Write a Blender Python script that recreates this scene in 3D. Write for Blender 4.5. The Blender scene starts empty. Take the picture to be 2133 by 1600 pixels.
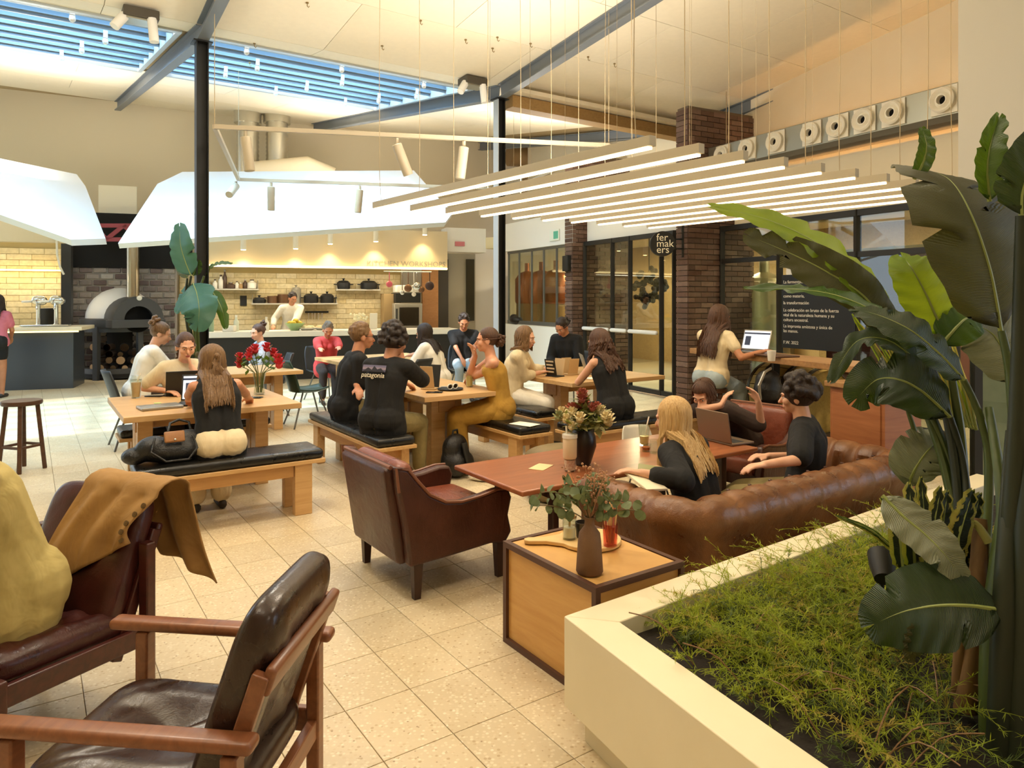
import bpy, bmesh, math, random
from math import sin, cos, pi, radians as rad, atan2, sqrt
from mathutils import Vector as V, Matrix as M4, Euler, noise as mnoise
random.seed(7)
S = bpy.context.scene
COL = S.collection
# ------------------------------------------------------------------ camera
FPX, CX, CY, CH = 1470.0, 1066.5, 622.0, 1.62      # focal length and eye level in picture units, eye height in metres
cd = bpy.data.cameras.new('camera'); cam = bpy.data.objects.new('camera', cd); COL.objects.link(cam)
cam.location = (0, 0, CH); cam.rotation_euler = (pi/2, 0, 0)
cd.sensor_width = 36; cd.lens = 36*FPX/2133; cd.shift_y = -(800-CY)/2133
cd.clip_start = .05; cd.clip_end = 200
S.camera = cam
# ------------------------------------------------------------------ world, sun, exposure
w = bpy.data.worlds.new('sky'); S.world = w; w.use_nodes = True
bg = w.node_tree.nodes['Background']; bg.inputs[0].default_value = (.72, .86, 1, 1); bg.inputs[1].default_value = 3.2
S.view_settings.view_transform = 'Standard'; S.view_settings.look = 'None'
S.view_settings.exposure = 0.0; S.view_settings.gamma = 1; S.view_settings.use_curve_mapping = False
S.cycles.max_bounces = 7; S.cycles.diffuse_bounces = 4; S.cycles.glossy_bounces = 3; S.cycles.transparent_max_bounces = 12
S.cycles.transmission_bounces = 4; S.cycles.caustics_reflective = False; S.cycles.caustics_refractive = False
S.cycles.sample_clamp_indirect = 6
GA = rad(34.4)
A = V((-sin(GA), cos(GA), 0)); B = V((cos(GA), sin(GA), 0))       # the hall's own two directions
def g(a, b, z=0): return A*a + B*b + V((0, 0, z))
def light(name, kind, loc, energy, color=(1, 1, 1), **k):
    l = bpy.data.lights.new(name, kind); l.energy = energy; l.color = color
    o = bpy.data.objects.new(name, l); COL.objects.link(o); o.location = loc
    for a, v in k.items(): setattr(l, a, v)
    return o
def aim(o, d): o.rotation_euler = V(d).to_track_quat('-Z', 'Y').to_euler()
sun = light('sun', 'SUN', (0, 0, 30), 12, (1, .96, .9), angle=rad(3))
aim(sun, A*.62 + B*2.2 - V((0, 0, 3.4)))
# daylight that falls through the roof light, one patch of sky per bay
for nm, b0, b1 in (('sky_portal', -6.4, 1.5), ('sky_portal', 1.7, 5.5)):
    p = light(nm, 'AREA', g(10.8, (b0+b1)/2, 5.75), 720*(b1-b0)/5, (.88, .95, 1), shape='RECTANGLE', size=b1-b0, size_y=3.4)
    p.rotation_euler = (rad(7.7), 0, GA)
# the hall's ceiling lamps over and behind the seats
WARM, CREAM = (1, .85, .66), (1, .93, .81)
for a_, b_, e, c_ in ((4.6, .6, 60, CREAM), (4.6, 3.6, 55, WARM), (1.2, -.6, 26, WARM), (1.2, 2.6, 36, WARM), (-2.2, .8, 24, WARM), (7.2, 3.0, 60, CREAM)):
    light('ceiling_lamp', 'AREA', g(a_, b_, 4.78), e, c_, shape='DISK', size=.5)
# unseen fill lamps facing up, added to brighten the boards and back wall
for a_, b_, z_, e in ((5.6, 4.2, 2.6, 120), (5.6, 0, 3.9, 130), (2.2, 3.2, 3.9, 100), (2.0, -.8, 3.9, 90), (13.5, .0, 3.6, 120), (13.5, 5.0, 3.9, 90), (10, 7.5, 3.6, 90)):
    light('ceiling_fill', 'AREA', g(a_, b_, z_), e, (1, .92, .79), shape='DISK', size=1.2).rotation_euler = (pi, 0, 0)
# ------------------------------------------------------------------ picture points -> places
def at(px, py, d): return V(((px-CX)/FPX*d, d, CH-(py-CY)/FPX*d))
def on(px, py, z):                                   # where the sight line meets the level z
    return at(px, py, FPX*(CH-z)/(py-CY))
def hit(px, py, p0, n):                              # where it meets an upright or sloping plane
    d = V(((px-CX)/FPX, 1, -(py-CY)/FPX)); o = V((0, 0, CH))
    return o + d*((V(p0)-o).dot(V(n))/d.dot(V(n)))
# ------------------------------------------------------------------ materials
def lin(h):
    h = h.lstrip('#'); r = []
    for i in (0, 2, 4):
        c = int(h[i:i+2], 16)/255
        r.append(c/12.92 if c <= .04045 else ((c+.055)/1.055)**2.4)
    return (*r, 1)
MATS = {}
class N:
    def __init__(s, name):
        s.m = bpy.data.materials.new(name); s.m.use_nodes = True; s.t = s.m.node_tree; s.b = s.t.nodes['Principled BSDF']
        s.o = s.t.nodes['Material Output']
    def n(s, t, **k):
        x = s.t.nodes.new(t)
        for a, v in k.items():
            if a[0] == '_': x.inputs[a[1:]].default_value = v
            else: setattr(x, a, v)
        return x
    def l(s, a, b): s.t.links.new(a, b)
    def set(s, **k):
        for a, v in k.items(): s.b.inputs[a.replace('_', ' ')].default_value = v
    def coord(s, scale=(1, 1, 1), kind='Object'):
        tc = s.n('ShaderNodeTexCoord'); mp = s.n('ShaderNodeMapping'); mp.inputs['Scale'].default_value = scale
        s.l(tc.outputs[kind], mp.inputs['Vector']); return mp.outputs[0]
    def noise(s, vec, scale, detail=4, rough=.55, dist=0):
        x = s.n('ShaderNodeTexNoise', _Scale=scale, _Detail=detail, _Roughness=rough, _Distortion=dist)
        s.l(vec, x.inputs['Vector']); return x.outputs[0]
    def ramp(s, fac, stops):
        r = s.n('ShaderNodeValToRGB'); e = r.color_ramp.elements
        while len(e) < len(stops): e.new(.5)
        for i, (p, c) in enumerate(stops):
            e[i].position = p; e[i].color = lin(c) if isinstance(c, str) else c
        s.l(fac, r.inputs[0]); return r.outputs[0]
    def bump(s, h, st=.2, d=.01):
        b = s.n('ShaderNodeBump', _Strength=st, _Distance=d); s.l(h, b.inputs['Height']); s.l(b.outputs[0], s.b.inputs['Normal'])
def mat(name, col, rough=.6, metal=0, c2=None, nscale=6, bump=0, bscale=60, stretch=(1, 1, 1), emit=None, es=0, alpha=None, coat=0, sheen=0, sss=0, transl=0):
    if name in MATS: return MATS[name]
    k = N(name); k.set(Roughness=rough, Metallic=metal); k.b.inputs['Base Color'].default_value = lin(col)
    if c2:
        v = k.coord(stretch); f = k.noise(v, nscale, 5); k.l(k.ramp(f, [(.3, col), (.7, c2)]), k.b.inputs['Base Color'])
    if bump: k.bump(k.noise(k.coord(stretch), bscale, 4), bump, .01)
    if emit: k.b.inputs['Emission Color'].default_value = lin(emit); k.b.inputs['Emission Strength'].default_value = es
    if coat: k.set(Coat_Weight=coat, Coat_Roughness=.15)
    if sheen: k.set(Sheen_Weight=sheen, Sheen_Roughness=.5)
    if sss: k.set(Subsurface_Weight=sss, Subsurface_Radius=(.02, .008, .004)); k.b.inputs['Subsurface Scale'].default_value = .4
    MATS[name] = k.m; return k.m
def wood(name, c1, c2, rough=.45, sc=(1.2, 14, 14), coat=0):
    if name in MATS: return MATS[name]
    k = N(name); v = k.coord(sc); f = k.noise(v, 2.2, 6, .6, .6)
    v2 = k.coord((1, 1, 1)); f2 = k.noise(v2, 1.3, 2)
    mx = k.n('ShaderNodeMix', data_type='FLOAT'); mx.inputs[0].default_value = .35; k.l(f, mx.inputs[2]); k.l(f2, mx.inputs[3])
    k.l(k.ramp(mx.outputs[0], [(.3, c1), (.68, c2)]), k.b.inputs['Base Color']); k.set(Roughness=rough)
    if coat: k.set(Coat_Weight=coat, Coat_Roughness=.2)
    k.bump(f, .12, .004); MATS[name] = k.m; return k.m
def leather(name, c1, c2, rough=.38, wr=.35):
    if name in MATS: return MATS[name]
    k = N(name); v = k.coord(); f = k.noise(v, 5, 5, .6)
    k.l(k.ramp(f, [(.3, c1), (.7, c2)]), k.b.inputs['Base Color'])
    k.l(k.ramp(f, [(.3, (rough-.06,)*3+(1,)), (.75, (rough+.14,)*3+(1,))]), k.b.inputs['Roughness'])
    a = k.noise(v, 150, 3); b = k.noise(k.coord((1, 2.2, 1)), 9, 3, .5, 1.2)
    m = k.n('ShaderNodeMath', operation='MULTIPLY_ADD'); m.inputs[1].default_value = .25; k.l(a, m.inputs[0]); k.l(b, m.inputs[2])
    k.bump(m.outputs[0], wr, .02); MATS[name] = k.m; return k.m
def glass(name, tint='#f4f8f6', refl=.06, rough=.0):
    if name in MATS: return MATS[name]
    k = N(name); k.t.nodes.remove(k.b)
    tr = k.n('ShaderNodeBsdfTransparent'); tr.inputs[0].default_value = lin(tint)
    gl = k.n('ShaderNodeBsdfGlossy'); gl.inputs['Roughness'].default_value = rough; gl.inputs[0].default_value = (1, 1, 1, 1)
    lw_ = k.n('ShaderNodeLayerWeight', _Blend=.5); pw = k.n('ShaderNodeMath', operation='POWER'); pw.inputs[1].default_value = 4.0; k.l(lw_.outputs['Facing'], pw.inputs[0])
    ad = k.n('ShaderNodeMath', operation='MULTIPLY_ADD', use_clamp=True); ad.inputs[1].default_value = .75; ad.inputs[2].default_value = refl; k.l(pw.outputs[0], ad.inputs[0])
    mx = k.n('ShaderNodeMixShader'); k.l(ad.outputs[0], mx.inputs[0]); k.l(tr.outputs[0], mx.inputs[1]); k.l(gl.outputs[0], mx.inputs[2])
    k.l(mx.outputs[0], k.o.inputs[0]); MATS[name] = k.m; return k.m
def terrazzo():
    k = N('terrazzo'); oi = k.n('ShaderNodeObjectInfo')
    tc = k.n('ShaderNodeNewGeometry'); v = tc.outputs['Position']
    big = k.noise(v, 1.1, 3); base = k.ramp(big, [(.3, '#c4b08c'), (.7, '#d6c6a6')])
    vo = k.n('ShaderNodeTexVoronoi', _Scale=62.0); k.l(v, vo.inputs['Vector'])
    chip = k.ramp(vo.outputs['Color'], [(.1, '#b39a74'), (.3, '#cbb692'), (.62, '#d8c8a8'), (.9, '#e3d7bd')])
    msk = k.ramp(vo.outputs['Distance'], [(.28, (1, 1, 1, 1)), (.5, (0, 0, 0, 1))])
    mx = k.n('ShaderNodeMix', data_type='RGBA'); k.l(msk, mx.inputs[0]); k.l(base, mx.inputs[6]); k.l(chip, mx.inputs[7])
    v2 = k.n('ShaderNodeTexVoronoi', _Scale=34.0); k.l(v, v2.inputs['Vector'])
    dk = k.ramp(v2.outputs['Distance'], [(.09, (.8, .8, .8, 1)), (.17, (0, 0, 0, 1))])
    sel = k.ramp(v2.outputs['Color'], [(.6, (0, 0, 0, 1)), (.66, (1, 1, 1, 1))])
    mm = k.n('ShaderNodeMath', operation='MULTIPLY'); k.l(dk, mm.inputs[0]); k.l(sel, mm.inputs[1])
    m2 = k.n('ShaderNodeMix', data_type='RGBA'); k.l(mm.outputs[0], m2.inputs[0]); k.l(mx.outputs[2], m2.inputs[6]); m2.inputs[7].default_value = lin('#8a6b45')
    hs = k.n('ShaderNodeHueSaturation'); k.l(m2.outputs[2], hs.inputs['Color'])
    rr = k.n('ShaderNodeMapRange'); rr.inputs['To Min'].default_value = .9; rr.inputs['To Max'].default_value = 1.06
    k.l(oi.outputs['Random'], rr.inputs['Value']); k.l(rr.outputs[0], hs.inputs['Value'])
    k.l(hs.outputs[0], k.b.inputs['Base Color'])
    k.l(k.ramp(k.noise(v, 3, 4), [(.3, (.30,)*3+(1,)), (.7, (.46,)*3+(1,))]), k.b.inputs['Roughness'])
    MATS['terrazzo'] = k.m; return k.m
def varied(name, cols, rough=.8, bump=.4, bscale=40, amp=.3):      # one material, each piece its own tone
    if name in MATS: return MATS[name]
    k = N(name); oi = k.n('ShaderNodeObjectInfo'); st = [(i/max(1, len(cols)-1), c) for i, c in enumerate(cols)]
    r = k.ramp(oi.outputs['Random'], st); tc = k.n('ShaderNodeNewGeometry')
    f = k.noise(tc.outputs['Position'], 14, 4); hs = k.n('ShaderNodeHueSaturation'); k.l(r, hs.inputs['Color'])
    mr = k.n('ShaderNodeMapRange'); mr.inputs['To Min'].default_value = 1-amp; mr.inputs['To Max'].default_value = 1+amp; k.l(f, mr.inputs['Value'])
    k.l(mr.outputs[0], hs.inputs['Value']); k.l(hs.outputs[0], k.b.inputs['Base Color']); k.set(Roughness=rough)
    if bump: k.bump(k.noise(tc.outputs['Position'], bscale, 4), bump, .01)
    MATS[name] = k.m; return k.m
def leafmat(name, c1, c2, rough=.4, tr=.35, tc='#7fa31e'):
    if name in MATS: return MATS[name]
    k = N(name); v = k.coord((1, 1, 1)); f = k.noise(v, 3, 3)
    col = k.ramp(f, [(.3, c1), (.7, c2)]); k.l(col, k.b.inputs['Base Color']); k.set(Roughness=rough)
    uv = k.n('ShaderNodeTexCoord'); wv = k.n('ShaderNodeTexWave', _Scale=16.0, _Distortion=1.5, bands_direction='X'); 
    k.l(uv.outputs['UV'], wv.inputs['Vector']); k.bump(wv.outputs['Fac'], .35, .01)
    t = k.n('ShaderNodeBsdfTranslucent'); t.inputs[0].default_value = lin(tc)
    mx = k.n('ShaderNodeMixShader'); mx.inputs[0].default_value = tr; k.l(k.b.outputs[0], mx.inputs[1]); k.l(t.outputs[0], mx.inputs[2])
    k.l(mx.outputs[0], k.o.inputs[0]); MATS[name] = k.m; return k.m
# ------------------------------------------------------------------ mesh helpers
class MB:
    def __init__(s): s.v = []; s.f = []; s.uv = None
    def add(s, vs, fs):
        n = len(s.v); s.v += [tuple(x) for x in vs]; s.f += [tuple(i+n for i in f) for f in fs]; return s
    def box(s, c, sz, rz=0, R=None):
        x, y, z = sz[0]/2, sz[1]/2, sz[2]/2
        R = R or M4.Rotation(rz, 3, 'Z'); c = V(c)
        vs = [c + R @ V((i*x, j*y, k*z)) for k in (-1, 1) for j in (-1, 1) for i in (-1, 1)]
        return s.add(vs, [(0, 2, 3, 1), (4, 5, 7, 6), (0, 1, 5, 4), (2, 6, 7, 3), (0, 4, 6, 2), (1, 3, 7, 5)])
    def bar(s, p, q, wd, ht, up=(0, 0, 1)):                  # a straight bar of rectangular section
        p, q = V(p), V(q); d = (q-p).normalized(); u = V(up)
        r = d.cross(u)
        if r.length < 1e-4: r = d.cross(V((0, 1, 0)))
        r.normalize(); u = r.cross(d)
        vs = [o + r*i*wd/2 + u*j*ht/2 for o in (p, q) for j in (-1, 1) for i in (-1, 1)]
        return s.add(vs, [(0, 2, 3, 1), (4, 5, 7, 6), (0, 1, 5, 4), (2, 6, 7, 3), (0, 4, 6, 2), (1, 3, 7, 5)])
    def tube(s, pts, r, n=8, flat=1, cap=True, round_=False):
        pts = [V(p) for p in pts]; m = len(pts)
        rs = list(r) if isinstance(r, (list, tuple)) else [r]*m
        if round_:
            d0 = (pts[0]-pts[1]).normalized(); d1 = (pts[-1]-pts[-2]).normalized()
            a = [(pts[0]+d0*rs[0]*sin(t), rs[0]*cos(t)) for t in (1.35, .9, .45)]; b = [(pts[-1]+d1*rs[-1]*sin(t), rs[-1]*cos(t)) for t in (.45, .9, 1.35)]
            pts = [x[0] for x in a]+pts+[x[0] for x in b]; rs = [x[1] for x in a]+rs+[x[1] for x in b]; m = len(pts)
        t = (pts[1]-pts[0]).normalized(); u = t.orthogonal().normalized()
        if abs(t.z) < .95:
            u = (V((0, 0, 1))-t*t.z).normalized()
        vs = []
        for i in range(m):
            tt = (pts[min(i+1, m-1)]-pts[max(i-1, 0)])
            if tt.length > 1e-9: t = tt.normalized()
            u = u-t*u.dot(t)
            u = u.normalized() if u.length > 1e-6 else t.orthogonal().normalized()
            w_ = t.cross(u)
            for j in range(n):
                an = 2*pi*j/n; vs.append(pts[i]+(u*cos(an)*flat+w_*sin(an))*rs[i])
        fs = [(i*n+j, i*n+(j+1) % n, (i+1)*n+(j+1) % n, (i+1)*n+j) for i in range(m-1) for j in range(n)]
        if cap: fs += [tuple(reversed(range(n))), tuple((m-1)*n+j for j in range(n))]
        return s.add(vs, fs)
    def cap(s, p, q, r0, r1, n=12): return s.tube([p, q], [r0, r1], n, round_=True)
    def lathe(s, prof, c=(0, 0, 0), n=24, R=None):
        c = V(c); m = len(prof); R = R or M4.Identity(3)
        vs = [c + R @ V((r*cos(2*pi*j/n), r*sin(2*pi*j/n), z)) for r, z in prof for j in range(n)]
        fs = [(i*n+j, i*n+(j+1) % n, (i+1)*n+(j+1) % n, (i+1)*n+j) for i in range(m-1) for j in range(n)]
        if prof[0][0] > 1e-4: fs.append(tuple(reversed(range(n))))
        if prof[-1][0] > 1e-4: fs.append(tuple((m-1)*n+j for j in range(n)))
        return s.add(vs, fs)
    def ell(s, c, r, R=None, nu=14, nv=9):
        c = V(c); R = R or M4.Identity(3)
        r = r if hasattr(r, '__len__') else (r, r, r)
        vs = [c + R @ V((0, 0, -r[2]))]
        for i in range(1, nv):
            t = -pi/2+pi*i/nv
            for j in range(nu): vs.append(c + R @ V((r[0]*cos(t)*cos(2*pi*j/nu), r[1]*cos(t)*sin(2*pi*j/nu), r[2]*sin(t))))
        vs.append(c + R @ V((0, 0, r[2]))); L = len(vs)-1
        fs = [(0, 1+(j+1) % nu, 1+j) for j in range(nu)]
        for i in range(nv-2):
            for j in range(nu): fs.append((1+i*nu+j, 1+i*nu+(j+1) % nu, 1+(i+1)*nu+(j+1) % nu, 1+(i+1)*nu+j))
        fs += [(L, 1+(nv-2)*nu+j, 1+(nv-2)*nu+(j+1) % nu) for j in range(nu)]
        return s.add(vs, fs)
    def sheet(s, fn, nu, nv):
        vs = [fn(i/nu, j/nv) for j in range(nv+1) for i in range(nu+1)]
        return s.add(vs, [(j*(nu+1)+i, j*(nu+1)+i+1, (j+1)*(nu+1)+i+1, (j+1)*(nu+1)+i) for j in range(nv) for i in range(nu)])
    def prism(s, pts, vec):
        pts = [V(p) for p in pts]; n = len(pts); vec = V(vec)
        return s.add(pts+[p+vec for p in pts], [tuple(reversed(range(n))), tuple(range(n, 2*n))]+[(i, (i+1) % n, n+(i+1) % n, n+i) for i in range(n)])
    def rbox(s, c, sz, r=.03, R=None, seg=3, puff=0):           # cushion: box with rounded edges, optional swelling
        bm = bmesh.new(); bmesh.ops.create_cube(bm, size=1)
        for v in bm.verts: v.co = V((v.co.x*sz[0], v.co.y*sz[1], v.co.z*sz[2]))
        bmesh.ops.bevel(bm, geom=bm.edges[:], offset=min(r, min(sz)*.49), segments=seg, profile=.5, affect='EDGES')
        if puff:
            bmesh.ops.subdivide_edges(bm, edges=[e for e in bm.edges if e.calc_length() > .12], cuts=6, use_grid_fill=True)
            for v in bm.verts:
                fx = max(0, 1-(2*v.co.x/sz[0])**2); fy = max(0, 1-(2*v.co.y/sz[1])**2)
                v.co.z += puff*fx*fy*(1 if v.co.z > 0 else -.3)
        R = R or M4.Identity(3); bm.verts.index_update()
        s.add([V(c)+R @ v.co for v in bm.verts], [[v.index for v in f.verts] for f in bm.faces]); bm.free(); return s
    def build(s, name, m, parent=None, loc=None, bevel=0, smooth=40, sub=0, solid=0, wn=False, **props):
        me = bpy.data.meshes.new(name); me.from_pydata(s.v, [], s.f); me.update()
        o = bpy.data.objects.new(name, me); COL.objects.link(o)
        if m: me.materials.append(m)
        if smooth:
            me.polygons.foreach_set('use_smooth', [True]*len(me.polygons))
            if smooth < 180: me.set_sharp_from_angle(angle=rad(smooth))
        if solid: x = o.modifiers.new('thick', 'SOLIDIFY'); x.thickness = solid; x.offset = 0
        if bevel: x = o.modifiers.new('edge', 'BEVEL'); x.width = bevel; x.segments = 2; x.limit_method = 'ANGLE'; x.angle_limit = rad(40)
        if sub: x = o.modifiers.new('sub', 'SUBSURF'); x.levels = sub; x.render_levels = sub
        if parent: o.parent = parent
        if loc is not None: o.location = loc
        for k_, v_ in props.items(): o[k_] = v_
        return o
def tag(o, label, cat, group=None):
    o['label'] = label; o['category'] = cat
    if group: o['group'] = group
    return o
def thing(name, label, cat, loc=(0, 0, 0), rz=0, group=None):
    o = bpy.data.objects.new(name, None); COL.objects.link(o); o.empty_display_size = .1
    o.location = loc; o.rotation_euler = (0, 0, rz); return tag(o, label, cat, group)
KIDS = {}
def copy_tree(o, parent=None, label=None):
    c = o.copy(); COL.objects.link(c)
    if parent: c.parent = parent
    if label: c['label'] = label
    for ch in [x for x in COL.objects if x.parent == o]: copy_tree(ch, c)
    return c
def struct(o): o['kind'] = 'structure'; return o
TEXTS = []; REM = []
def text(body, size, m, loc, rot, parent=None, align='LEFT', name='lettering', ext=.002, sx=1):
    cu = bpy.data.curves.new(name, 'FONT'); cu.body = body; cu.size = size; cu.align_x = align; cu.align_y = 'CENTER'; cu.extrude = ext
    cu.space_line = .92; cu.resolution_u = 3
    cu.materials.append(m); o = bpy.data.objects.new(name, cu); COL.objects.link(o); o.location = loc; o.rotation_euler = rot; o.scale = (sx, 1, 1)
    if parent: o.parent = parent
    TEXTS.append(o); return o
# ================================================================== THE HALL
plaster = mat('plaster_cream', '#e6dabf', .9, c2='#e0d2b4', nscale=1.2, bump=.05)
white_p = mat('white_paint', '#efede6', .75)
steel_g = mat('grey_steel', '#70757a', .5, .2)
black_st = mat('black_steel', '#14130f', .5, .2)
brick_m = varied('brick_red', ['#553f33', '#664b3d', '#5c4436', '#71574a', '#7c6455', '#4f392e'])
mortar = mat('mortar', '#6b5c4c', .95)
# ---- floor: base bed plus single terrazzo tiles
fl = MB(); fl.box(g(7, 1, -.055), (26, 24, .1), GA)
floor = struct(fl.build('floor', mat('grout', '#8f7a58', .9)))
terr = terrazzo(); TA, TB, TA0, TB0 = .365, .28, 2.657, 1.025
tm = MB(); x, y = TA/2-.0016, TB/2-.0016
tm.add([(-y, -x, -.008), (y, -x, -.008), (y, x, -.008), (-y, x, -.008), (-y, -x, -.001), (y, -x, -.001), (y, x, -.001), (-y, x, -.001),
        (-y+.002, -x+.002, 0), (y-.002, -x+.002, 0), (y-.002, x-.002, 0), (-y+.002, x-.002, 0)],
       [(0, 1, 5, 4), (1, 2, 6, 5), (2, 3, 7, 6), (3, 0, 4, 7), (4, 5, 9, 8), (5, 6, 10, 9), (6, 7, 11, 10), (7, 4, 8, 11), (8, 9, 10, 11)])
cand = []
for i in range(-14, 44):
    for j in range(-30, 34):
        p = g(TA0+TA*(i+.5), TB0+TB*(j+.5)); 
        inv = p.y > .9 and abs(p.x)/p.y < .76 and FPX*CH/p.y < 1010
        cand.append((p.y if inv else 99+p.length, p))
cand.sort(key=lambda q: q[0])
rest = MB(); proto = None
for n_, (k_, p) in enumerate(cand):
    if n_ < 296:
        if proto is None: proto = tm.build('tile', terr, floor, p, smooth=0); proto.rotation_euler = (0, 0, GA)
        else: c = proto.copy(); COL.objects.link(c); c.location = p
    else: rest.add([p + B*v[0] + A*v[1] + V((0, 0, v[2])) for v in tm.v], tm.f)
rest.build('tile', terr, floor, smooth=0, kind='stuff')
# ---- ceiling: two slopes that meet in a valley over the columns
ZV, SN, SF = 4.69, .115, .136
def cz(a): return ZV + (8.5-a)*SN if a < 8.5 else ZV + (a-8.5)*SF
cl = MB()
def slab(a0, a1, b0, b1, dz, th, m):
    m.prism([g(a0, b0, cz(a0)+dz), g(a0, b1, cz(a0)+dz), g(a1, b1, cz(a1)+dz), g(a1, b0, cz(a1)+dz)], (0, 0, th))
for r in ((-6, 8.5, -9, 13), (8.5, 9, -9, 13), (12.6, 21, -9, 13), (9, 12.6, -9, -6.4), (9, 12.6, 1.5, 1.7), (9, 12.6, 5.5, 13)): slab(*r, .035, .12, cl)
ceil = struct(cl.build('ceiling', mat('ceiling_joint', '#a8926a', .9), smooth=0))
cpan = varied('ceiling_board', ['#e6dac0', '#e9dec6', '#e2d5b9'], .85, .04, 30, .05)
def rows(a0, a1, na, b0, b1, wb):
    for i in range(na):
        x0, x1 = a0+(a1-a0)*i/na, a0+(a1-a0)*(i+1)/na
        bb = b0 - (wb*.5 if i % 2 else 0)
        while bb < b1-.05:
            l, r = max(bb, b0), min(bb+wb, b1)
            if r-l > .05:
                m = MB(); slab(x0+.003, x1-.003, l+.003, r-.003, 0, .03, m); m.build('ceiling_panel', cpan, ceil, smooth=0)
            bb += wb
rows(-5, 8.5, 11, -6.4, 10.2, 2.35)
rows(8.5, 9, 1, -6.4, 9, 2.35); rows(12.6, 17.6, 4, -6.4, 9, 2.35); rows(9, 12.6, 3, 5.6, 9, 2.35)
# ---- roof light: rails and tilted glass louvres
frm = mat('rooflight_rail', '#8797a3', .4, .2); gl_sky = glass('rooflight_glass', '#cfe4f2', .12, .15)
fit_m = mat('rooflight_fitting', '#dfe3e2', .4, .2)
for nm, b0, b1 in (('window_1', -6.4, 1.48), ('window_2', 1.72, 5.48)):
    fr = MB()
    for a_ in (9.02, 12.58): fr.bar(g(a_, b0, cz(a_)+.08), g(a_, b1, cz(a_)+.08), .07, .22)
    for b_ in (b0+.03, b1-.03): fr.bar(g(9.0, b_, cz(9)+.08), g(12.6, b_, cz(12.6)+.08), .06, .22)
    wn = struct(fr.build(nm, mat('rooflight_frame', '#b9c2c6', .45, .3), smooth=0))
    for i in range(7):
        a_ = 9.25+i*.52
        r = MB(); r.bar(g(a_, b0, cz(a_)+.20), g(a_, b1, cz(a_)+.20), .10, .03); r.bar(g(a_+.02, b0, cz(a_)+.10), g(a_+.02, b1, cz(a_)+.10), .025, .19); r.bar(g(a_, b0, cz(a_)+.045), g(a_, b1, cz(a_)+.045), .06, .012)
        r.build('rail', frm, wn, smooth=0)
        if i < 6:
            p = MB(); p.bar(g(a_+.26, b0, cz(a_)+.25), g(a_+.26, b1, cz(a_)+.25), .51, .008, up=(A*-.42+V((0, 0, 1)))); p.build('pane', gl_sky, wn, smooth=0)
        if i % 2 == 0:
            for t_ in range(int((b1-b0)/1.25)):
                bb = b0+.55+t_*1.25+(i % 3)*.2
                if bb < b1-.1:
                    q = MB(); q.box(g(a_, bb, cz(a_)+.03), (.05, .07, .09), GA); q.tube([g(a_, bb, cz(a_)-.01), g(a_, bb, cz(a_)-.06)], [.028, .036], 8, round_=True)
                    q.build('bracket', fit_m, wn)
# ---- columns and rafters (I sections)
def ibeam(mb, p, q, h, wd, t=.014):
    u = V((0, 0, 1))
    mb.bar(p+u*(h/2-t/2), q+u*(h/2-t/2), wd, t); mb.bar(p-u*(h/2-t/2), q-u*(h/2-t/2), wd, t); mb.bar(p, q, t*.8, h-2*t)
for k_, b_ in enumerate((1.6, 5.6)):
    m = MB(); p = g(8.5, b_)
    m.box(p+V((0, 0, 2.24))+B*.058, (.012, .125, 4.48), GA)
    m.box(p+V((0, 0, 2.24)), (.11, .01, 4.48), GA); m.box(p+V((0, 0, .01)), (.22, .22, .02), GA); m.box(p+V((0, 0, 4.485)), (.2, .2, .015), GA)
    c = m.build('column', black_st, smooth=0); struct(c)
    m = MB(); m.box(p+V((0, 0, 2.24))-B*.058, (.012, .125, 4.48), GA); m.build('flange', (black_st, mat('skylit_tint_steel', '#b4bcc2', .5))[k_], c, smooth=0)  # second column's flange colour has the skylight falling on it painted in
    c['label'] = ('black steel column rising from the big-leafed plant', 'black steel column with left flange coloured as if skylit, by the menu stands')[k_]
for b_ in (-2.4, 1.6, 5.6, 9.6):
    m = MB(); ibeam(m, g(8.45, b_, cz(8.5)-.1), g(-5, b_, cz(-5)-.1), .2, .12); a1 = 17.6 - .265*(b_-1.6)
    ibeam(m, g(8.5, b_, cz(8.5)-.1), g(a1, b_, cz(a1)-.1), .2, .12); struct(m.build('rafter', steel_g, smooth=0))
# valley beam boxed in brown wood from the second column towards the brick pier
m = MB(); m.bar(g(8.5, 5.75, 4.47), g(8.5, 10.2, 4.47), .24, .17); struct(m.build('valley_beam', wood('boxed_beam', '#8a6a3c', '#a5834e', .7), smooth=0))
m = MB(); m.bar(g(8.42, 5.75, 4.6), g(8.42, 10.2, 4.6), .34, .06); struct(m.build('trim_1', plaster, smooth=0))
# ---- kitchen side frame (K) and glass side frame (W)
KX = V((.942, .335, 0)); KN = V((.335, -.942, 0)); K0 = V((-4.93, 17.1, 0)); KR = atan2(.335, .942)
def kp(px, py, v): return hit(px, py, K0+KN*v, KN)
WD = V((-.462, .887, 0)); WU = V((.887, .462, 0)); W0 = V((2.67, 10.7, 0)); WR = atan2(.462, .887)   # local x = WU, local y = WD
def wp(px, py, u): return hit(px, py, W0+WU*u, WU)
def wq(t, u, z=0): return W0 + WD*t + WU*u + V((0, 0, z))
m = MB(); m.prism([K0-KX*9, K0+KX*9, K0+KX*9-KN*.2, K0-KX*9-KN*.2], (0, 0, 8)); struct(m.build('wall_back', mat('plaster_back', '#dccfb4', .9), smooth=0))
m = MB(); m.bar(wq(-9.6, 1.45, 5.2), wq(7.5, 1.45, 5.2), .2, 3.46); struct(m.build('wall_right', plaster, smooth=0))
m = MB(); m.bar(g(-4.8, -9, 2.9), g(-4.8, 8, 2.9), .2, 6.2); struct(m.build('wall_front', plaster, smooth=0))
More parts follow.
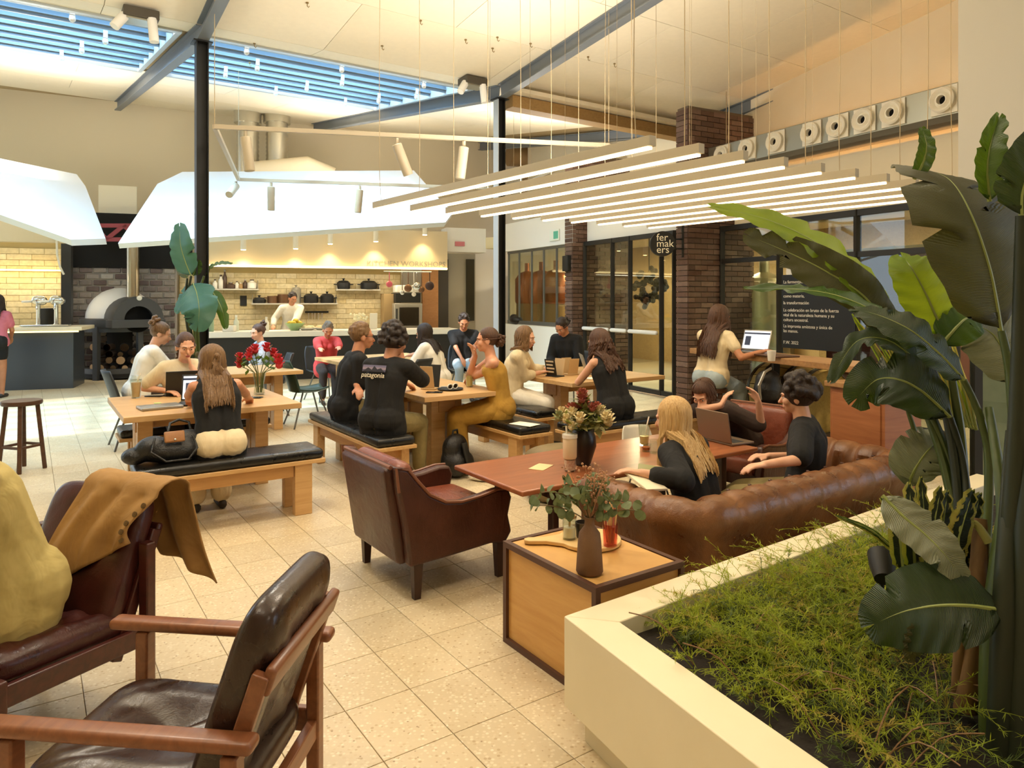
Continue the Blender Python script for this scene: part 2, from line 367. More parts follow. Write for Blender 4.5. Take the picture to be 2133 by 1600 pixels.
m = MB(); m.bar(g(-5, -6.6, 3), g(17, -6.6, 3), .2, 7); struct(m.build('wall_left', plaster, smooth=0))
# header over the glass front, ledge with cove light
m = MB(); m.prism([wq(-.3, .65, 2.72), wq(-.3, 1.36, 2.72), wq(-.3, 1.36, 3.0), wq(-.3, .95, 3.4), wq(-.3, .65, 3.4)], WD*-9.2)
struct(m.build('header_1', plaster, smooth=0))
m = MB(); m.bar(wq(-.3, .68, 3.435), wq(-9.5, .68, 3.435), .06, .07); struct(m.build('trim_2', plaster, smooth=0))
m = MB(); m.bar(wq(-.4, .80, 3.42), wq(-6, .80, 3.42), .03, .025)
tag(m.build('cove_light', mat('warm_led', '#ffd9a0', emit='#ffc680', es=16), smooth=0), 'warm light strip lying on the ledge above the glass front', 'light strip')
m = MB(); m.bar(wq(.26, .33, 3.0), wq(3.2, .33, 3.0), .06, .58)
struct(m.build('header_2', white_p, smooth=0))
m = MB(); m.bar(wq(3.26, .04, 3.0), wq(6.6, .04, 3.0), .08, .62); m.bar(wq(3.26, .3, 3.3), wq(6.6, .3, 3.3), .6, .03); struct(m.build('header_3', white_p, smooth=0))
# ---- brick piers: every brick its own piece
def brick_pier(t0, w_, u1, z0, z1, extra=None):
    m = MB(); c = wq(t0+w_/2, u1/2, (z0+z1)/2); m.box(c, (u1-.02, w_-.02, z1-z0), WR)
    pier = m.build('pillar', mortar, smooth=0); struct(pier); ch = .082; n = int((z1-z0)/ch)
    bm_, bs = MB(), MB(); bm_.box((0, 0, 0), (.243, .03, .071)); bs.box((0, 0, 0), (.03, w_-.004, .071))
    L = bm_.build('brick', brick_m, pier, smooth=0); Sh = bs.build('brick', brick_m, pier, smooth=0); first = [L, Sh]
    Q = []
    for i in range(n):
        z = z0+ch*(i+.5); off = .125 if i % 2 else 0; u = -off
        Q.append((1, wq(t0+w_/2, .004, z)))
        while u < u1-.05:
            a_, b_ = max(u, 0), min(u+.25, u1)
            if b_-a_ > .05: Q.append((0, wq(t0+.004-random.random()*.004, (a_+b_)/2, z), (b_-a_-.008)/.243))
            u += .25
    for q in Q:
        o = first[q[0]]
        if o is None: o = (L, Sh)[q[0]].copy(); COL.objects.link(o)
        first[q[0]] = None
        o.location = q[1]; o.rotation_euler = (0, 0, WR)
        if q[0] == 0: o.scale = (q[2], 1, 1)
    return pier
brick_pier(0, .26, 1.36, 0, 4.55)
brick_pier(3.26, .26, 1.36, 0, 4.42)
# ---- glazing
gl = glass('pane_glass', '#e3ebe4', .05); ali = mat('dark_frame', '#2c2a26', .5, .3); ali2 = mat('grey_frame', '#6b6b66', .45, .4)
def glaze(name, u, pxs, tz, z0, z1, fm, wd=.07):          # pxs: where the mullions stand
    ts = [(W0+WU*u-wp(p, 622, u)).dot(-WD) for p in pxs]
    m = MB()
    for z in (z0+.04, z1-.04): m.bar(wq(ts[0], u, z), wq(ts[-1], u, z), .07, .08)
    fr = struct(m.build(name, fm, smooth=0))
    for t_ in ts: q = MB(); q.bar(wq(t_, u, z0), wq(t_, u, z1), wd, wd); q.build('mullion', fm, fr, smooth=0)
    for i in range(len(ts)-1):
        zs = [z0]+tz.get(i, [])+[z1]
        for z in tz.get(i, []): q = MB(); q.bar(wq(ts[i], u, z), wq(ts[i+1], u, z), .06, .07); q.build('transom', fm, fr, smooth=0)
        for a_, b_ in zip(zs, zs[1:]):
            q = MB(); q.bar(wq(ts[i], u, (a_+b_)/2), wq(ts[i+1], u, (a_+b_)/2), .012, b_-a_-.02); q.build('pane', gl, fr, smooth=0)
    return fr, ts
z1t = wp(1620, 537, .65).z; z2t = wp(1785, 530, .65).z
glaze('window_3', .65, [1504, 1624, 1786, 1990], {0: [z1t], 1: [z2t], 2: [z2t]}, .05, 2.74, ali)
d1, dts = glaze('door_1', .27, [1218, 1276, 1313, 1378, 1405], {}, .02, 2.72, ali)
glaze('window_4', .1, [1060, 1082, 1108, 1133, 1160, 1184], {}, 1.05, 2.72, ali2, .045)
for i in (0, 1, 2):
    q = MB(); q.tube([wq(dts[i]-.06, .2, 1.05), wq(dts[i+1]+.06, .2, 1.05)], .035, 10, round_=True); q.build('push_bar', white_p, d1)
m = MB(); m.bar(wq(3.5, .12, .52), wq(6.4, .12, .52), .14, 1.04); struct(m.build('wall_low', white_p, smooth=0))
# the rooms behind the glass
m = MB(); m.bar(wq(-9, 4.6, 1.6), wq(8, 4.6, 1.6), .1, 3.4); struct(m.build('wall_far', wood('brown_boards', '#9a7c50', '#b99a68', .6), smooth=0))
m = MB(); m.prism([wq(-9, 1.4, 3.0), wq(8, 1.4, 3.0), wq(8, 4.6, 3.0), wq(-9, 4.6, 3.0)], (0, 0, .08)); struct(m.build('ceiling_1', plaster, smooth=0))
for t_, e in ((-5, 170), (-1.6, 130), (1.6, 110), (5, 200)): light('back_room_lamp', 'AREA', wq(t_, 2.8, 2.95), e, (1, .82, .56), shape='DISK', size=.4)
# near wall on the right, white, with a glazed opening low down behind the plants
NW = 5.2
def nwp(px, py, d=NW): return at(px, py, d)
p0, p1 = nwp(1996, 560), nwp(2420, 560)
m = MB(); m.prism([(p0.x, NW, p0.z), (p1.x, NW, p0.z), (p1.x, NW+.3, p0.z), (p0.x*1.062, NW+.3, p0.z)], (0, 0, 6-p0.z)); struct(m.build('wall_near', mat('near_white', '#ece6d6', .85), smooth=0))
m = MB(); zt = p0.z
for px, wd in ((2004, .05), (2052, .06), (2140, .05)): m.box((nwp(px, 600).x, NW+.1, zt/2), (wd, .06, zt))
m.box(((p0.x+p1.x)/2, NW+.1, zt-.03), (p1.x-p0.x, .06, .06))
wn5 = struct(m.build('window_5', ali, smooth=0))
q = MB(); q.box(((p0.x+p1.x)/2, NW+.1, zt/2), (p1.x-p0.x, .01, zt)); q.build('pane', gl, wn5, smooth=0)
m = MB(); m.box((p0.x+2.3, NW+.9, 1.4), (3.2, .1, 2.8)); struct(m.build('wall_yard', mat('yard_wall', '#b9b79c', .9, c2='#8c8e72', nscale=2), smooth=0))
# ================================================================== KITCHEN SIDE
hood_m = mat('hood_white', '#dfe2e4', .6); chrome = mat('chrome', '#d9dcda', .16, 1); tin = mat('duct_tin', '#c9c2b0', .3, .8)
blk = mat('matt_black', '#15140f', .6); cream = mat('cream_paint', '#e9dfc9', .7)
def plate(name, pix, trio, vec, m, label=None, cat=None, par=None):
    a, b, c = [at(*q) for q in trio]; nn = (b-a).cross(c-a).normalized()
    q = MB(); q.prism([hit(x, y, a, nn) for x, y in pix], vec); o = q.build(name, m, par, smooth=0)
    if label: tag(o, label, cat)
    return o, a, nn
plate('kitchen_canopy', [(246, 507), (328, 383), (380, 358), (862, 355), (906, 405), (944, 442), (928, 463), (700, 477)],
      [(246, 507, 10.9), (380, 358, 12.9), (862, 355, 14.3)], -KN*.12+V((0, 0, -.07)), hood_m, 'large white faceted canopy hanging over the open kitchen', 'canopy')
plate('bar_canopy', [(-90, 312), (0, 330), (160, 363), (178, 388), (220, 497), (147, 499), (0, 447), (-90, 415)],
      [(0, 447, 10.2), (147, 499, 11), (160, 363, 12.6)], -KN*.1+V((0, 0, -.09)), hood_m, 'white faceted canopy hanging over the beer bar at the left edge', 'canopy')
def kbox(name, px0, px1, py0, py1, v, th, m, label=None, cat=None, par=None, bevel=0, off=0):    # upright block whose face is seen in that frame
    p, q = kp(px0, py0, v), kp(px1, py1, v); b = MB(); mid = (p+q)/2; mid.z = (p.z+q.z)/2
    wd = (q-p).dot(KX); b.box(mid-KN*(th/2+off), (wd, th, abs(p.z-q.z)), KR); o = b.build(name, m, par, smooth=0, bevel=bevel)
    if label: tag(o, label, cat)
    return o
kbox('wall_bar', -90, 147, 452, 506, 3.3, .2, mat('soffit_beige', '#dcc8a2', .85))['kind'] = 'structure'
kbox('trim_3', -40, 147, 497, 700, 1.6, .1, mat('tile_joint', '#b39a63', .9))['kind'] = 'structure'
fas = struct(kbox('wall_fascia', 424, 932, 466, 560, 2.3, .12, mat('fascia', '#d8c8a8', .8)))
tw = kbox('wall_kitchen', 372, 835, 540, 715, 1.0, .1, mat('tile_joint', '#b39a63', .9)); struct(tw)
tile_m = varied('glazed_tile', ['#dac79a', '#e0cfa6', '#d2bd8c', '#e5d6ae'], .25, .1, 20)
def tiling(par, px0, px1, py0, py1, v, tw_, th_):
    p, q = kp(px0, py1, v), kp(px1, py1, v); zt = kp(px0, py0, v).z; L = (q-p).dot(KX); n = int((zt-p.z)/th_); pr = None
    for i in range(n):
        x = -(tw_*.5 if i % 2 else 0)
        while x < L-.02:
            a_, b_ = max(x, 0), min(x+tw_, L)
            if b_-a_ > .03:
                if pr is None: b = MB(); b.box((0, 0, 0), (tw_-.008, .02, th_-.008)); pr = o = b.build('tile', tile_m, par, smooth=0)
                else: o = pr.copy(); COL.objects.link(o)
                o.location = p+KX*((a_+b_)/2)+KN*.006+V((0, 0, th_*(i+.5))); o.rotation_euler = (0, 0, KR); o.scale = ((b_-a_-.008)/(tw_-.008), 1, 1)
            x += tw_
tiling(tw, 374, 834, 562, 700, 1.0, .44, .115)
tiling(bpy.data.objects['trim_3'], -40, 128, 506, 690, 1.6, .42, .115)
# alcove: black above, painted bricks below
struct(kbox('wall_alcove', 120, 400, 440, 560, 1.3, .1, mat('alcove_black', '#0e0c0a', .9)))
ab = struct(kbox('wall_brick', 146, 368, 548, 800, 1.25, .1, mat('pale_mortar', '#a79f95', .95)))
bkm = varied('brick_grey', ['#6b5a57', '#8d8480', '#5b4a49', '#9c948c', '#7a6a66', '#a8a19a', '#50403f'], .85, .5, 50)
p, q = kp(148, 792, 1.26), kp(366, 792, 1.26); L = (q-p).dot(KX); pr = None; zt = kp(148, 549, 1.26).z
for i in range(int((zt-p.z)/.128)):
    x = -.13*(i % 2)
    while x < L:
        a_, b_ = max(x, 0), min(x+.26, L)
        if b_-a_ > .04:
            if pr is None: b = MB(); b.rbox((0, 0, 0), (.235, .04, .103), .012, seg=1); pr = o = b.build('brick', bkm, ab, smooth=0)
            else: o = pr.copy(); COL.objects.link(o)
            o.location = p+KX*((a_+b_)/2)+KN*random.uniform(0, .01)+V((0, 0, .128*(i+.5))); o.rotation_euler = (0, 0, KR+random.uniform(-.02, .02)); o.scale = ((b_-a_-.025)/.235, 1, 1)
        x += .26
# red truss between the canopies
t = thing('steel_truss', 'dark red steel truss in the gap between the two white canopies', 'truss', kp(245, 480, 1.6)); rd = mat('red_steel', '#8e3a40', .6)
for a_, b_ in (((205, 470), (285, 470)), ((205, 499), (285, 499)), ((222, 499), (258, 470)), ((258, 470), (290, 499)), ((222, 499), (205, 480))):
    b = MB(); b.bar(kp(*a_, 1.6)-t.location, kp(*b_, 1.6)-t.location, .08, .07, up=KN); b.build('bar', rd, t, smooth=0)
struct(kbox('trim_4', 205, 285, 385, 466, 1.0, .05, mat('pale_board', '#eee6d2', .8)))
# black post beside the bar
struct(kbox('trim_5', 127, 148, 503, 812, 2.2, .16, mat('post_dark', '#2b2a28', .6)))
# ---- pendants in front of the fascia and its lettering
pend_m = mat('pendant_white', '#efe9da', .5); lampon = mat('lamp_on', '#fff0cf', emit='#ffd690', es=30)
for i, (px, yt, yb) in enumerate(((507, 497, 520), (616, 490, 518), (688, 484, 508), (783, 476, 503), (885, 466, 489))):
    P = kp(px, yb, 2.55); T = kp(px, yt, 2.55); h = T.z-P.z
    t = thing('downlight', 'white cylinder downlight on the kitchen fascia, number %s from the column' % ('one', 'two', 'three', 'four', 'five')[i], 'lamp', P, 0, 'downlights along the kitchen fascia')
    t['label'] = ('white cylinder downlight nearest the big-leafed plant', 'white cylinder downlight above the moving cook', 'white cylinder downlight in the middle of the five', 'white cylinder downlight above the lettering start', 'white cylinder downlight above the sunlit lettering end')[i]
    b = MB(); b.lathe([(.055, 0), (.055, h+.2)], n=14); b.build('housing', pend_m, t)
    b = MB(); b.lathe([(0, -.012), (.045, -.012), (.045, .002), (0, .002)], n=12); b.build('bulb', lampon, t)
    s_ = light('downlight_glow', 'SPOT', P+KN*.0+V((0, 0, -.03)), 42, (1, .74, .38), spot_size=rad(86), spot_blend=.8, shadow_soft_size=.04); aim(s_, -KN*.32+V((0, 0, -1)))
sgn = kp(766, 556, 2.31); tx = text('KITCHEN WORKSHOPS', .165, mat('letter_grey', '#8f8d84', .7), sgn, (pi/2, 0, KR), None, name='kitchen_lettering')
tx.location = kp(764, 549, 2.315); tag(tx, 'grey KITCHEN WORKSHOPS lettering on the cream fascia', 'sign')
o = kbox('fascia_light', 436, 932, 555, 558, 2.42, .1, mat('soft_led', '#fff2d8', emit='#ffdf9f', es=4), 'warm light strip along the bottom of the kitchen fascia', 'light strip')
# ---- counter
cf = kp(420, 800, 3.05); cw = (kp(955, 700, 3.05)-kp(420, 700, 3.05)).dot(KX); zc = .97
t = thing('kitchen_counter', 'long kitchen counter with white top and black front', 'counter', (cf.x, cf.y, 0), KR)
b = MB(); b.box((cw/2, .4, zc/2-.06), (cw-.1, .7, zc-.12)); b.build('front_panel', mat('counter_black', '#1c1c1c', .45), t, smooth=0)
b = MB(); b.box((cw/2, .38, zc-.055), (cw, .8, .11)); b.build('worktop', mat('counter_white', '#f3f0e8', .35), t, bevel=.01)
def con(px, dv=.35):                                        # a place on the counter top
    q = kp(px, 695, 3.05-dv); return V((q.x, q.y, zc+.001))
def bottle(name, label, cat, loc, h, r, m, capm, group=None):
    t = thing(name, label, cat, loc, 0, group)
    b = MB(); b.lathe([(r*.9, 0), (r, .01), (r, h*.6), (r*.45, h*.76), (r*.4, h*.9)], n=14); b.build('body', m, t)
    b = MB(); b.lathe([(r*.46, h*.88), (r*.46, h), (0, h)], n=10); b.build('cap', capm, t); return t
gg = mat('bottle_green', '#8fa98c', .3); wh = mat('plastic_white', '#ece7da', .45)
bottle('bottle', 'pale green bottle with white cap on the counter beside the column leaves', 'bottle', con(440), .34, .05, gg, wh)
bottle('bottle', 'white capped squeeze bottle in the middle of the counter', 'bottle', con(492), .32, .05, mat('bottle_milk', '#d7dcc9', .4), wh)
bottle('pepper_mill', 'white pepper mill beside the cook', 'mill', con(555), .28, .05, wh, wh)
b = MB(); b.rbox((0, 0, .06), (.22, .16, .12), .015); tag(b.build('paper_box', wh, None, con(478, .2)), 'small white box on the counter near the column', 'box')
t = thing('fruit_bowl', 'green bowl of lemons on the kitchen counter', 'bowl', con(614)); b = MB()
b.lathe([(.08, 0), (.09, .01), (.2, .15), (.19, .15), (.08, .02), (0, .02)], n=22); b.build('bowl', mat('bowl_green', '#9db884', .35), t)
for i in range(9):
    l_ = MB(); an = i*.8; r_ = .1 if i < 7 else .02; l_.ell((r_*cos(an), r_*sin(an), .15+(.05 if i >= 7 else 0)), (.055, .045, .045)); tag(l_.build('lemon', mat('lemon', '#e3c23c', .45), None, con(614)), 'yellow lemon in the green bowl, '+('at the right end', 'at the right back', 'at the back', 'at the left back', 'at the left end', 'at the left front', 'at the front', 'on top to the right', 'on top to the left')[i], 'lemon', 'lemons in the green bowl')
for px, c_, lb in ((640, '#e6dcae', 'wide cream plate of bread on the counter'), (672, '#e8c79a', 'wide plate of pastries on the counter')):
    t = thing('plate', lb, 'plate', con(px)); b = MB(); b.lathe([(.1, 0), (.2, .05), (.19, .055), (0, .012)], n=22); b.build('dish', wh, t)
    for i in range(5): l_ = MB(); l_.ell((.09*cos(i*1.3), .09*sin(i*1.3), .06), (.07, .05, .035)); l_.build('pastry', mat('pastry'+c_, c_, .7), t)
t = thing('flower_pot', 'white flowers in a pot at the end of the counter', 'plant', con(748)); b = MB(); b.lathe([(.06, 0), (.08, .12), (.07, .12), (0, .1)], n=14); b.build('pot', wh, t)
b = MB()
for i in range(26): b.ell((random.gauss(0, .07), random.gauss(0, .07), .2+random.random()*.13), .028, nu=7, nv=5)
b.build('blossom', mat('white_petals', '#e8e2c4', .7), t, kind='stuff')
b = MB(); b.rbox((0, 0, .17), (.16, .03, .34), .01, M4.Rotation(.15, 3, 'X')); o = tag(b.build('menu_card', wh, None, con(778)), 'upright white card at the end of the counter', 'card'); o.rotation_euler[2] = KR
# ---- shelves on the tiled wall
shelf_m = mat('shelf_steel', '#c8c2b4', .4, .4); iron = mat('cast_iron', '#1d1c1c', .45)
def shelf(label, px0, px1, py):
    p, q = kp(px0, py, 1.0), kp(px1, py, 1.0); L = (q-p).dot(KX)
    t = thing('wall_shelf', label, 'shelf', p, KR); b = MB(); b.box((L/2, -.15, 0), (L, .3, .03)); b.build('board', shelf_m, t, smooth=0)
    for x in (.02, L-.02): b = MB(); b.prism([(x-.006, -.29, .015), (x-.006, 0, .015), (x-.006, 0, .22)], (.012, 0, 0)); b.build('bracket', shelf_m, t, smooth=0)
    return lambda px: kp(px, py, 1.0)+KN*.16+V((0, 0, .0165))
s1 = shelf('pale wall shelf of jars beside the column', 436, 539, 603); s2 = shelf('long pale wall shelf behind the cook', 524, 701, 633); s3 = shelf('pale wall shelf of black casserole dishes', 698, 789, 604)
glz = [mat('jar_white', '#e5dfd0', .4), mat('jar_brown', '#4b3526', .4), mat('jar_steel', '#a8a294', .3, .6), mat('jar_tan', '#b08d5f', .5)]
jl = ('white jar', 'tall white bottle', 'dark brown bottle', 'squat black tin', 'white pot', 'small tan jar', 'dark jar', 'white tub')
for i, (px, h, r, k_) in enumerate(((449, .2, .05, 0), (461, .3, .055, 0), (469, .42, .045, 1), (481, .14, .1, 1), (494, .16, .045, 0), (502, .13, .045, 3), (511, .2, .05, 1), (525, .2, .1, 0))):
    bottle('jar', jl[i]+' on the wall shelf beside the column', 'jar', s1(px), h, r, glz[k_], glz[(k_+1) % 4], 'jars on the shelf beside the column')
def pot(label, loc, r, h, m, lid=True, han=True):
    t = thing('cooking_pot', label, 'pot', loc, KR, 'pots on the kitchen shelves'); b = MB(); b.lathe([(r*.9, 0), (r, .03), (r, h), (r*.94, h), (r*.9, .02), (0, .02)], n=20); b.build('body', m, t)
    if lid: b = MB(); b.lathe([(r*1.02, h), (r*.7, h+.05), (.02, h+.06), (.02, h+.085), (.04, h+.1), (0, h+.11)], n=20); b.build('lid', m, t)
    if han:
        for s_ in (-1, 1): b = MB(); b.tube([(s_*r*.98, -.05, h*.75), (s_*(r+.06), -.04, h*.78), (s_*(r+.06), .04, h*.78), (s_*r*.98, .05, h*.75)], .012, 6); b.build('handle', m, t)
pot('black cast iron pot, left of the two lidded ones behind the cook', s2(647), .16, .16, iron); pot('black cast iron pot, right of the two lidded ones behind the cook', s2(680), .15, .16, iron)
cop = mat('copper_pan', '#7a5a42', .35, .7)
pot('copper saucepan beside the cook', s2(568), .12, .16, cop, 0, 1); pot('copper stockpot half hidden by the cook', s2(590), .13, .2, cop, 0, 1); pot('flat black pan at the end of the middle shelf', s2(540), .14, .07, iron, 1, 0)
pot('tall steel pot above the cook', s2(616), .11, .3, glz[2], 1, 0)
for px, lb in ((714, 'black oval casserole on the right-hand shelf, nearer the cook'), (766, 'black oval casserole on the right-hand shelf, nearer the ovens')):
    pot(lb, s3(px), .15 if px < 740 else .19, .14, iron)
# socket, knife rail, knives
o = kbox('wall_socket', 500, 514, 616, 637, 1.05, .05, blk, 'black box fixed to the tiles under the jar shelf', 'socket', bevel=.006)
t = thing('knife_rail', 'dark magnetic knife rail on the kitchen tiles', 'rail', kp(660, 650, 1.03), KR); b = MB(); b.box((0, 0, 0), (.52, .03, .04)); b.build('rail', blk, t, smooth=0)
for i, x in enumerate((-.2, -.12, -.06, .02, .1)): b = MB(); b.prism([(x, -.02, -.02), (x+.03, -.02, -.02), (x+.015, -.02, -.24)], (0, .004, 0)); b.build('blade', chrome, t, smooth=0)
# ---- ovens
t = thing('oven_tower', 'tall steel oven tower with glass door', 'oven', kp(851, 800, 1.9)-V((0, 0, kp(851, 800, 1.9).z)), KR); w_ = (kp(880, 700, 1.9)-kp(822, 700, 1.9)).dot(KX)
zt, zb, z2, z3 = kp(850, 632, 1.9).z, kp(850, 690, 1.9).z, kp(850, 612, 1.9).z, kp(850, 597, 1.9).z
ss = mat('oven_steel', '#b9b5aa', .35, .6)
b = MB(); b.box((0, .35, (zb-.6+zt)/2), (w_, .7, zt-zb+.6)); b.build('body', ss, t, bevel=.01)
b = MB(); b.box((.01, -.02, (zt+zb)/2+.02), (w_*.7, .04, (zt-zb)*.66)); d = b.build('door', mat('oven_glass', '#2c251c', .12), t, bevel=.01)
b = MB(); b.tube([(-w_*.43, -.05, zb+.12), (-w_*.43, -.05, zt-.12)], .016, 8); b.build('handle', blk, t)
b = MB(); b.box((0, .33, (zt+z2)/2+.02), (w_*.9, .6, z2-zt)); b.build('control_head', blk, t, bevel=.01)
b = MB(); b.box((0, .33, (z2+z3)/2+.03), (w_*.8, .5, (z3-z2))); b.build('top_tray', wh, t, bevel=.01)
struct(kbox('trim_6', 800, 822, 612, 700, 1.6, .5, mat('tan_panel', '#a68a5c', .7)))
# ---- hanging utensils under the fascia end
rl = thing('utensil_rail', 'steel rail of hanging ladles and pans under the kitchen fascia', 'rail', kp(852, 566, 2.5), KR); b = MB(); b.tube([(-.55, 0, 0), (.5, 0, 0)], .012, 8); b.build('rail', chrome, rl)
ut = [mat('ladle_pink', '#c65a6b', .4), chrome, cop, mat('ladle_white', '#e7ded0', .3, .3), chrome, cop, mat('ladle_dark', '#3a2320', .4)]
for i, (px, ln, r) in enumerate(((811, .22, .07), (838, .42, .05), (850, .3, .085), (862, .46, .05), (868, .26, .09), (878, .34, .07), (895, .24, .1))):
    P = kp(px, 566, 2.5); t = thing('hanging_ladle', 'shiny ladle or pan hanging from the rail under the fascia', 'utensil', P, KR, 'utensils hanging under the fascia')
    t['label'] = ('pink ladle hanging alone beside the casserole shelf', 'long steel ladle hanging above the oven', 'round steel pan hanging above the oven', 'longest pale ladle hanging above the oven', 'large bright pan hanging at the rail middle', 'copper ladle hanging near the rail end', 'dark red pan hanging at the rail end')[i]
    b = MB(); b.tube([(0, 0, 0), (0, -.01, -ln*.5), (0, 0, -ln)], .01, 6); b.build('handle', ut[i], t); b = MB(); b.ell((0, 0, -ln-r*.7), (r, r*.45, r)); b.build('bowl', ut[i], t)
# ---- doors and panels right of the kitchen
struct(kbox('trim_7', 880, 913, 560, 760, 1.3, .1, wood('orange_panel', '#b9804f', '#cc9765', .6)))
struct(kbox('trim_8', 913, 934, 540, 770, 1.2, .1, mat('dark_jamb', '#4a4640', .7)))
dr = struct(kbox('door_2', 934, 990, 528, 770, 1.1, .08, mat('grey_door', '#a9a391', .7))); b = kbox('pane', 971, 988, 540, 668, 1.14, .03, mat('dark_pane', '#3f3a2c', .15), par=dr)
struct(kbox('wall_end', 988, 1062, 500, 772, 1.0, .1, white_p))
struct(kbox('trim_9', 930, 1012, 474, 526, 2.0, .5, white_p))
o = kbox('exit_sign', 948, 968, 503, 513, 2.03, .02, mat('sign_pink', '#d8838b', .6), 'small red and white exit sign on the white box', 'sign')
b = MB(); P = kp(1030, 507, 3.4); b.rbox((0, 0, 0), (.29, .26, .24), .015); o = b.build('wall_speaker', mat('speaker_beige', '#cdbd94', .7), None, P); o.rotation_euler[2] = KR+.5; tag(o, 'beige square loudspeaker hung beside the second column', 'loudspeaker')
P = wp(1155, 490, -.02); b = MB(); b.box((0, 0, 0), (.02, .36, .22)); o = b.build('exit_sign', mat('sign_white', '#e9efe4', .6), None, P); o.rotation_euler[2] = WR; tag(o, 'green and white exit sign on the white header', 'sign')
b = MB(); b.box((-.012, -.07, 0), (.01, .17, .15)); b.build('arrow_panel', mat('sign_green', '#5fb59a', .6), o)
# ---- ducts above the canopy
for i, (px, y0) in enumerate(((516, 356), (577, 345))):
    P = kp(px, y0, 1.2); Tp = kp(px, 248, 1.2); r = .24; t = thing('vent_duct', ('ribbed silver vent pipe nearer the column', 'ribbed silver vent pipe behind the canopy top')[i], 'duct', P, 0)
    b = MB(); n = 26; b.lathe([(r*(1 if k % 2 else .94), (Tp.z-P.z+.15)*k/n-.2) for k in range(n+1)], n=18); b.build('pipe', tin, t); b = MB(); b.lathe([(r*1.2, Tp.z-P.z-.1), (r*1.2, Tp.z-P.z+.2), (r, Tp.z-P.z+.2)], n=18); b.build('collar', tin, t)
b = MB(); b.tube([kp(530, 362, 1.6), kp(640, 350, 1.6), kp(690, 372, 1.6)], .26, 16); tag(b.build('vent_duct', plaster), 'cream round duct lying behind the kitchen canopy', 'duct')
b = MB(); b.tube([kp(1110, 420, .6), kp(1112, 350, .6), kp(1095, 326, .6), kp(1060, 322, .6)], .3, 16); tag(b.build('vent_duct', mat('duct_brown', '#9a7d55', .5, .3)), 'brown elbow duct behind the second column', 'duct')
# ================================================================== BEER BAR
cb = on(152, 809, 0); zb = 1.12
t = thing('beer_bar', 'beer bar with blue-grey front and pale lit top', 'bar counter', cb, KR)
b = MB(); b.box((-1.6, .45, .52), (3.2, .85, 1.04)); b.build('front_panel', mat('bar_front', '#4d5560', .3, .5), t, smooth=0)
b = MB(); b.box((-1.52, .42, 1.08), (3.36, 1.05, .07)); b.build('worktop', mat('bar_top', '#efe3c4', .3), t, bevel=.01)
b = MB(); b.box((-1.55, -.06, 1.03), (3.3, .03, .025)); b.build('light_strip', mat('bar_led', '#fff0b8', emit='#ffe08a', es=3), t, smooth=0)
for i, px in enumerate((80, 117)):
    P = on(px, 671, zb); P = at(px, 671, 13.0); P.z = zb; t = thing('beer_tap', ('chrome beer tap tower further along the bar', 'chrome beer tap tower nearer the black post')[i], 'beer tap', P, KR)
    b = MB(); b.lathe([(.07, 0), (.06, .02), (.035, .04), (.035, .42), (.05, .44)], n=14); b.build('column', chrome, t)
    b = MB(); b.tube([(.06, 0, .46), (-.02, -.02, .47)], .085, 12, round_=True); b.build('head', chrome, t); b = MB(); b.tube([(-.05, -.02, .45), (-.22, -.1, .44)], .022, 8, round_=True); b.build('handle', wh, t)
    b = MB(); b.tube([(0, -.08, .42), (0, -.12, .36), (0, -.12, .3)], .018, 8); b.build('spout', chrome, t)
P = at(98, 668, 13.3); P.z = zb; b = MB(); b.rbox((0, 0, .16), (.16, .2, .32), .02); tag(b.build('coffee_grinder', blk, None, P), 'black machine between the two beer taps', 'machine')
P = at(96, 676, 12.75); P.z = zb; b = MB(); b.rbox((0, 0, .015), (.75, .25, .03), .01); o = tag(b.build('drip_tray', chrome, None, P), 'flat metal drip tray under the beer taps', 'tray'); o.rotation_euler[2] = KR
kbox('back_shelf', -40, 126, 560, 564, 1.9, .25, mat('soft_led', '#fff2d8'), 'lit shelf along the tiles behind the beer bar', 'shelf')
light('back_shelf_glow', 'AREA', kp(50, 566, 2.0), 11, (1, .88, .66), shape='RECTANGLE', size=1.6, size_y=.1).rotation_euler = (0, 0, KR)
light('kitchen_glow', 'AREA', kp(650, 562, 1.9), 45, (1, .9, .7), shape='RECTANGLE', size=4, size_y=.3).rotation_euler = (0, 0, KR)
b = MB(); b.tube([kp(118, 498, 3.325), kp(119, 530, 3.325), kp(125, 556, 3.325), kp(133, 572, 3.325)], .018, 6); tag(b.build('hanging_cable', cream), 'pale cable hanging from the bar canopy by the black post', 'cable')
